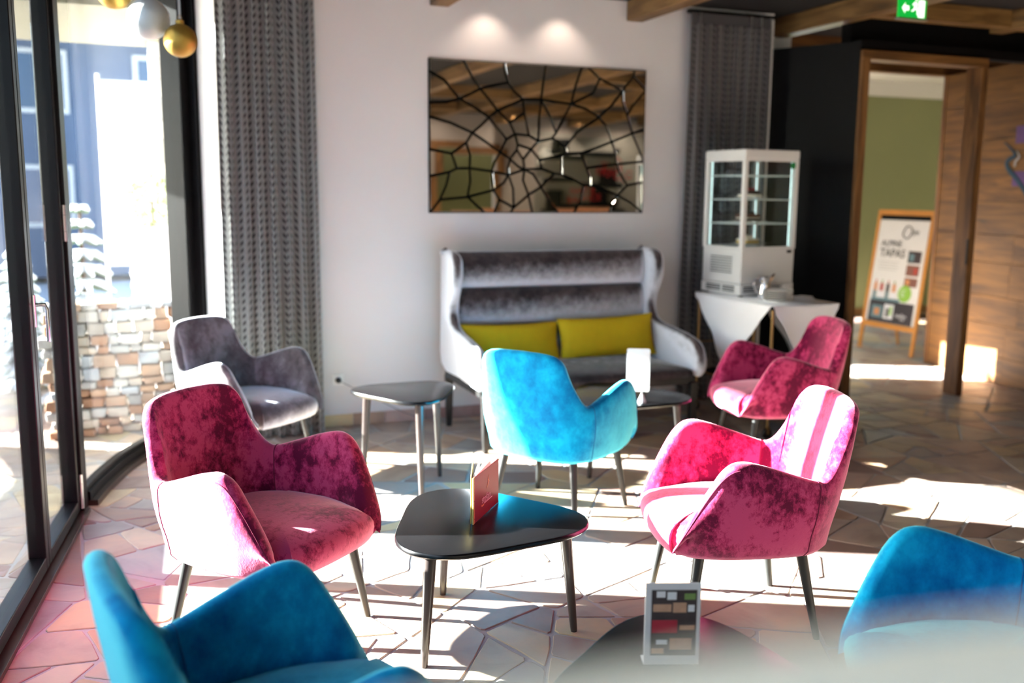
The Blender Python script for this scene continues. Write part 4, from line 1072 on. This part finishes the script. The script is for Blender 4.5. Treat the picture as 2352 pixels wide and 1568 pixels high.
# ================================================================== WALL SOCKET, CABLE
so = empty('wall_socket', 'white wall socket low on the white wall left of the sofa', 'socket', (1.197, WY-.0005, .322), 0)
MB().box(-.040, -.008, -.040, .040, 0, .040).build('plate', 'white_p', so, smooth=False, bevel=.004)
pl = MB().lathe([(.021, -.002), (.021, .004), (.012, .006)], 24); pl.v = [(a, -.008-c_*.4, b) for a, b, c_ in pl.v]; pl.build('socket_well', 'white_p', so)
cb = empty('power_cable', 'black plug and thin grey cable running from the wall socket behind the side table', 'cable', (1.197, WY-.012, .322), 0)
pg = MB().lathe([(.001, 0), (.019, 0), (.020, .022), (.012, .034), (.004, .040), (.001, .040)], 18); pg.v = [(a, -c_, b) for a, b, c_ in pg.v]; pg.build('plug', 'black_p', cb)
MB().tube(catmull([(0, -.038, 0), (.03, -.075, -.012), (.12, -.10, -.06), (.28, -.11, -.15), (.46, -.12, -.245), (.64, -.15, -.300), (.80, -.18, -.3165), (1.1, -.16, -.3175)], 6), .0028, 8).build('cord', mk('grey_cord', (110, 110, 108), .5), cb)

# ================================================================== EASEL BOARD
ez = empty('pavement_easel', 'pine easel board with a tapas poster in the doorway', 'easel', (7.075, 7.745, 0), R(-90+2))
# local: x along the width (towards the camera), -y towards the viewer side, leaning back
EWd, EHt = .76, 1.46; tilt = R(7)
def tl(x, y, z): return (x, y*math.cos(tilt)+z*math.sin(tilt), z*math.cos(tilt)-y*math.sin(tilt))
def tb(x0, y0, z0, x1, y1, z1, name, mat, par=ez, bevel=.002):
    m_ = MB().box(x0, y0, z0, x1, y1, z1); m_.v = [tl(*p) for p in m_.v]; return m_.build(name, mat, par, smooth=False, bevel=bevel, seg=1)
tb(-EWd/2, -.0, 0, -EWd/2+.045, .022, EHt, 'leg', 'easel'); tb(EWd/2-.045, 0, 0, EWd/2, .022, EHt, 'leg', 'easel')
tb(-EWd/2+.045, 0, EHt-.055, EWd/2-.045, .022, EHt, 'top_rail', 'easel'); tb(-EWd/2+.045, 0, .24, EWd/2-.045, .022, .295, 'bottom_rail', 'easel')
for s_ in (-1, 1):
    m_ = MB(); x_ = s_*(EWd/2-.07)
    m_.tube([(x_, .50, 0.005), (x_, .20, EHt-.05)], .016, 6).build('rear_leg', 'easel', ez)
bd = tb(-EWd/2+.045, .006, .295, EWd/2-.045, .014, EHt-.055, 'board', 'black')
ps = tb(-EWd/2+.05, .002, .30, EWd/2-.05, .005, EHt-.105, 'poster', 'poster', bevel=0)
def pp(x0, z0, x1, z1, mat, y=.0005, name='print'):
    return tb(x0, y, z0, x1, y+.0012, z1, name, mat, par=ps, bevel=0)
pp(-.30, .302, .30, .52, 'poster_d'); pp(-.29, .52, .10, .55, 'food_t'); 
for k in range(4):
    x_ = -.255+k*.085
    pp(x_-.022, .55, x_+.022, .64, 'p_wh' if k % 2 else 'food_t', y=-.0005); pp(x_-.02, .62, x_+.024, .70, ('food_o', 'food_r', 'food_d', 'food_o')[k], y=-.0015); pp(x_-.004, .70, x_+.010, .735, ('food_r', 'p_gr', 'food_r', 'p_gr')[k], y=-.0018)
pp(-.26, .34, -.11, .47, 'food_t', y=-.0006); pp(-.22, .37, -.15, .44, 'food_o', y=-.0012); pp(-.09, .34, .04, .49, 'p_wh', y=-.0006); pp(-.06, .36, -.02, .45, 'food_d', y=-.0012); pp(-.01, .38, .02, .47, 'lime', y=-.0014)
M['food_b'] = mk('food_brown', (128, 86, 74), .6, var=.4, vscale=50)
pp(.12, .93, .29, 1.05, 'food_d'); pp(.12, .80, .29, .91, 'food_b'); pp(.12, .69, .29, .78, 'food_b'); pp(.14, .95, .20, 1.02, 'food_t', y=-.0006); pp(.22, .82, .27, .88, 'food_r', y=-.0006); pp(.14, .71, .19, .76, 'food_o', y=-.0006)
bg = MB().lathe([(.001, 0), (.085, 0), (.085, .003), (.001, .003)], 36); bg.v = [tl(.155+a, -.001-c_, .615+b) for a, b, c_ in bg.v]; bg.build('badge', 'lime', ps, smooth=False)
def ptext(body, size, x, z, mat, off=0.0, shear=0, sx=1): 
    p = tl(x, -.0024, z); return text(body, size, mat, ps, p, (R(90)-tilt, 0, 0), off=off, shear=shear, sx=sx)
ptext('ALPINE', .088, -.265, 1.085, 'ink'); ptext('TAPAS', .118, -.265, .975, 'ink', off=.001)
for k in range(4): pp(-.262, .925-k*.028, .02-.03*(k % 2), .930-k*.028, 'inkg')
ptext('pe', .085, .135, 1.215, 'ink'); ptext('stefan', .062, .075, .37, 'p_wh'); ptext('hotel', .03, .14, .345, 'p_wh')
lg = []
for k in range(40):
    a = 2*PI*k/40; lg.append(tl(.065+.055*math.cos(a)*(1+.15*math.sin(2*a)), -.002, 1.235+.062*math.sin(a)))
lg.append(lg[0]); MB().tube(lg, .0055, 6, cap=False).build('poster_ring', 'ink', ps)
for k in range(3): 
    p = tl(.105, -.006, .64-k*.028); text(('JETZT', 'NEU', 'HIER')[k], .026, 'p_wh', ps, p, (R(90)-tilt, 0, 0))

# ================================================================== EXIT SIGN
ex = empty('exit_sign', 'green illuminated emergency exit sign hanging from the ceiling beams', 'sign', (4.625, 5.02, 2.695), R(0))
MB().box(-.118, -.018, 0, .118, .018, .012).build('lower_rail', 'brushed', ex, smooth=False, bevel=.002)
MB().box(-.112, -.006, .012, .112, .006, .135).build('panel', 'exit', ex, smooth=False)
MB().box(-.118, -.018, .135, .118, .018, .165).build('lamp_housing', 'white_p', ex, smooth=False, bevel=.003)
for s_ in (-.09, .09): MB().tube([(s_, 0, .165), (s_, 0, .262)], .004, 8).build('hanger', 'brushed', ex)
def flat(poly, name='pictogram', mat='exitw', y=-.0075, par=ex):
    MB().rings([[(a, y, b) for a, b in poly], [(a, y+.0012, b) for a, b in poly]]).build(name, mat, par, smooth=False)
flat([(-.085, .072), (-.060, .040), (-.060, .058), (-.030, .058), (-.030, .086), (-.060, .086), (-.060, .104)], 'arrow')
flat([(.045, .02), (.095, .02), (.095, .125), (.045, .125)], 'door_pictogram')
flat([(.02, .118), (.032, .118), (.032, .130), (.02, .130)], 'running_figure')
flat([(.012, .112), (.036, .108), (.032, .080), (.046, .060), (.042, .036), (.034, .036), (.036, .056), (.022, .072), (.010, .058), (-.008, .052), (-.010, .060), (.004, .066), (.014, .084), (.012, .098), (.0, .088), (-.004, .096)], 'running_figure')
sp_ = empty('ceiling_spot', 'small white ceiling spotlight on a beam at the right edge', 'lamp', (5.30, 4.66, 2.68), 0)
MB().lathe([(.001, 0), (.028, 0), (.034, .03), (.03, .09), (.001, .10)], 20).build('shade', 'white_p', sp_); MB().tube([(0, 0, .09), (0, 0, .16)], .006, 8).build('stem', 'white_p', sp_)

# ================================================================== BAUBLES
def bauble(x, y, z, r_, mat, label, drop):
    o = empty('christmas_bauble', label, 'bauble', (x, y, z), 0, 'glitter baubles hanging by the window')
    MB().lathe([(max(.0005, r_*math.sin(PI*k/22)), -r_*math.cos(PI*k/22)) for k in range(23)], 40).build('ball', mat, o)
    MB().lathe([(.010, r_-.003), (.010, r_+.008), (.002, r_+.010)], 14).build('cap', mat, o)
    MB().tube([(0.004*math.cos(2*PI*k/12)*1.2, 0, r_+.014+.006*math.sin(2*PI*k/12)) for k in range(13)], .0009, 5, cap=False).build('hook', 'brass', o)
    h = 2.955-z
    MB().box(-.003, -.0004, r_+.012, .003, .0004, h).build('ribbon', 'ribbon', o, smooth=False)
bauble(.040, 2.657, 2.019, .0505, 'silver', 'silver glitter bauble, the largest hanging at the window', 0)
bauble(.1115, 2.622, 1.966, .0405, 'gold', 'gold glitter bauble hanging lowest on a pale ribbon', 0)
bauble(-.038, 2.698, 2.086, .043, 'gold', 'gold glitter bauble cut off by the top edge of the view', 0)

# ================================================================== FOREGROUND SEAT BACK
fw = math.atan2(-.068, .186)
fs_ = empty('wing_chair', 'cream upholstered high-back chair, fully out of focus in the extreme foreground', 'chair', (.30, .155, 0), -.30)
rings = []
topz = lambda x_: 1.490-.27*(x_-.08)**2-6.0*max(0, abs(x_-.0)-.50)**2
for x_ in [-.62+.04*k for k in range(32)]:
    zt = topz(x_); ring = []
    for a in range(0, 181, 20): ring.append((x_, .035*math.cos(R(a)), zt-.035+.035*math.sin(R(a))))
    ring += [(x_, -.035, .40), (x_, .035, .40)]
    rings.append(ring)
MB().rings(rings).build('backrest', 'creamfab', fs_)
MB().box(-.58, .04, .30, .58, .56, .44).build('seat', 'creamfab', fs_, bevel=.03, seg=3)
for sx in (-1, 1):
    for yy in (.07, .50): leg_mb((sx*.5, yy, .31), (sx*.52, yy, 0), .02, .014).build('leg', 'legb', fs_)

# ================================================================== MIRRORED SIDE OF THE ROOM
bar = empty('bar_counter', 'copper topped bar counter at the far side, seen only in the mirror', 'counter', (6.4, -2.0, 0), 0)
MB().box(-1.6, -.3, 0, 2.6, .3, 1.24).build('front', 'oak_h', bar, smooth=False); MB().box(-1.7, -.36, 1.24, 2.7, .36, 1.30).build('worktop', 'copper', bar, smooth=False, bevel=.004)
def shelf(x0, x1, z, label):
    o = MB().box(x0, -3.99, z, x1, -3.74, z+.09).build('wall_shelf', 'black', smooth=False, bevel=.003); tag(o, label, 'shelf', 'black shelves on the taupe wall')
for k, z in enumerate((1.25, 1.75, 2.25)): shelf(7.0, 8.6, z, 'long black wall shelf reflected in the mirror, ' + ('lowest', 'middle', 'top')[k])
for k, (x_, z) in enumerate(((7.1, 1.34), (8.2, 1.84), (7.2, 2.34), (8.1, 1.34))):
    o = MB().box(x_, -3.96, z+.001, x_+.28, -3.76, z+.26).build('black_box', 'black', smooth=False, bevel=.004); tag(o, 'black cube on the ' + ('lowest shelf, left', 'middle shelf', 'top shelf', 'lowest shelf, right')[k] + ', reflected in the mirror', 'box', 'black cubes on the wall shelves')
gb = empty('glass_board', 'glass board with red handwriting reflected in the mirror', 'board', (7.3, -2.6, 0), 0)
MB().box(-1.0, -.005, 1.2, 1.1, .005, 2.6).build('glass', 'glass', gb, smooth=False)
for body, x_, z, sz, rz in (('VIEL', .78, 2.15, .20, -35), ('ERFOLG', .50, 1.98, .22, -14), ('immer', .20, 1.72, .16, -8), ('GANZ &', .05, 1.55, .14, -2), ('BALANCE', .0, 1.38, .16, 2)):
    t_ = text(body, sz, 'redink', gb, (x_, .012, z), (R(90), R(rz), R(180)), sx=1.0)
    t_.scale = (-1, 1, 1); t_.location.x = x_-.75 if False else x_-.35

# ================================================================== OUTSIDE
gw = empty('gabion_wall', 'low dry stone wall of rust and cream blocks outside the curved window', 'wall', (0, 0, 0), 0)
rg = random.Random(21)
z = 0.0; row = 0
while z < .84:
    h = rg.uniform(.05, .085); x = -.60+rg.uniform(-.06, .0)
    xe = .13
    while x < xe:
        w = rg.uniform(.06, .14); y0 = 6.78+.18*(x+.2)+rg.uniform(-.02, .02)
        m_ = MB().box(-w/2+.004, -.09, 0.003, w/2-.004, .12, h-.004)
        m_.v = [(a+rg.uniform(-.007, .007), b+rg.uniform(-.012, .012), c_+rg.uniform(-.006, .003)) for a, b, c_ in m_.v]
        m_.build('block', 'gabion', gw, bevel=.011, loc=(x+w/2, y0, z+.002))
        x += w
    z += h; row += 1
def fir(x, y, h, r0, label):
    o = empty('snowy_fir', label, 'tree', (x, y, 0), 0)
    MB().tube([(0, 0, 0), (0, 0, h*.9)], [.03, .01], 8).build('trunk', mk('bark', (80, 62, 50), .9), o)
    r = random.Random(int(x*100)+9); g = MB(); s_ = MB()
    L = 13
    for l in range(L):
        z = h*(.10+.86*l/L); rad = r0*(1-l/L)**.8+.03; n = max(5, int(15*(1-l/L))+4)
        for k in range(n):
            a = 2*PI*k/n+r.uniform(-.2, .2)+l; rr_ = rad*r.uniform(.8, 1.1); dz = -rr_*.35
            p = [Vector((0.02*math.cos(a), .02*math.sin(a), z)), Vector((rr_*.55*math.cos(a), rr_*.55*math.sin(a), z+dz*.35)), Vector((rr_*math.cos(a), rr_*math.sin(a), z+dz))]
            g.tube(p, [.02, .028, .006], 5); q = [v_+Vector((0, 0, .018)) for v_ in p]; s_.tube(q, [.02, .034, .012], 6)
    f1 = g.build('branches', 'conifer', o); f2 = s_.build('snow_cover', 'snow', o)
fir(-.42, 7.7, 1.62, .34, 'snow-covered fir outside behind the stone wall')
fir(-.95, 8.6, 1.3, .3, 'smaller snow-covered fir farther left on the terrace')
pt = empty('planter', 'tall white basket planter outside the curved window', 'planter', (.08, 8.05, 0), 0)
rr_ = MB()
prof_ = []
for k in range(27): prof_.append((.15+.012*(k % 2)+.03*(k/26), .05*k))
rr_.lathe([(.01, 0)]+prof_+[(.16, 1.30), (.15, 1.26), (.01, 1.25)], 28).build('basket', 'basket', pt)
bx = empty('boxwood_bush', 'clipped pale green boxwood growing in the tall planter', 'shrub', (.08, 8.05, 1.306), 0)
lf = MB(); rl = random.Random(4)
for k in range(900):
    a, b = rl.uniform(0, 2*PI), math.acos(rl.uniform(-1, 1)); rad = .19*rl.uniform(.7, 1.05)
    c_ = Vector((rad*math.sin(b)*math.cos(a)*.95, rad*math.sin(b)*math.sin(a)*.95, .20+rad*1.15*math.cos(b))); d1 = Vector((rl.uniform(-1, 1), rl.uniform(-1, 1), rl.uniform(-1, 1))).normalized()*.016; d2 = d1.cross(Vector((rl.uniform(-1, 1), rl.uniform(-1, 1), 1))).normalized()*.010
    lf.add([c_-d1, c_+d2, c_+d1, c_-d2], [(0, 1, 2, 3)])
f_ = lf.build('foliage', 'box', bx, smooth=False)
MB().tube([(0, 0, 0), (0, 0, .2)], .012, 6).build('stem', mk('stem_brown', (90, 72, 54), .9), bx)
pi_ = empty('stone_pillar', 'white stone clad pillar outside behind the planter', 'pillar', (.24, 8.55, 0), 0)
mb = MB(); rp = random.Random(6); z = 0
while z < 2.75:
    h = rp.uniform(.1, .2); x = -.13
    while x < .14:
        w = rp.uniform(.08, .17); mb.box(x, -.12-rp.uniform(0, .02), z+.003, min(.16, x+w)-.004, .12, z+h-.004); x += w
    z += h
pb = mb.build('cladding', 'pillar', pi_, smooth=False); pb['kind'] = 'stuff'
MB().box(-.12, -.10, 0, .13, .11, 2.80).build('core', 'pillar', pi_, smooth=False)
sn = empty('privacy_screen', 'tall white fabric screen outside on the terrace', 'screen', (-.03, 9.5, 0), 0)
MB().box(-.27, -.01, .9, .27, .01, 2.55).build('fabric', 'screen', sn, smooth=False)
for s_ in (-.28, .28): MB().tube([(s_, 0, 0), (s_, 0, 2.6)], .015, 8).build('pole', 'brushed', sn)
ho = empty('blue_house', 'blue-grey building with brown eaves across the terrace', 'building', (-3.0, 19, 0), R(8))
MB().box(-6, 0, 0, 5, 5, 4.4).build('wall', 'bluehouse', ho, smooth=False)
MB().prism([(-6.6, -1.0), (5.6, -1.0), (5.6, 5.4), (-6.6, 5.4)], 4.4, 4.62).build('roof', 'roof', ho, smooth=False)
for x_ in (-5, -3, -1, 1, 3):
    for z_ in (.9, 2.9):
        w_ = MB().box(x_, -.04, z_, x_+.9, .0, z_+1.1).build('window', 'screen', ho, smooth=False); MB().box(x_+.08, -.05, z_+.08, x_+.82, -.03, z_+1.02).build('pane', 'housewin', w_, smooth=False)
bq = MB().box(-4.2, 8.2, .0, -1.35, 8.5, .95).build('balustrade', mk('blue_panel', (70, 110, 180), .5), smooth=False, bevel=.01); tag(bq, 'low bright blue panel wall outside beyond the folding doors', 'wall')
so_ = MB().box(-3.0, 6.9, 2.75, .5, 8.7, 2.9).build('terrace_soffit', 'soffit', smooth=False); tag(so_, 'cream roof soffit above the terrace pillar', 'roof')
kb = MB(); kb.prism([(-1.42, 3.2), (-1.27, 3.2), (-1.10, 6.7), (-1.25, 6.7)], 0, .46); kb = kb.build('low_sun_blocker', 'pillar', smooth=False, bevel=.01); tag(kb, 'unseen low pale block added to shade the terrace outside the folding doors', 'wall')  # out of view, added to cast shade on the terrace and threshold
wg = MB().box(-9, -9, -.1, -4.2, 5.12, 3.3).build('sun_blocker', 'white', smooth=False); tag(wg, 'unseen white block added outside on the left to keep the sun off the foreground', 'building')  # out of view, added to block sun through the nearer door leaves
gd = MB().box(-40, -30, -.4, 60, 60, -.13).build('snow_ground', 'snow', smooth=False); struct(gd, 'snow covered ground outside')
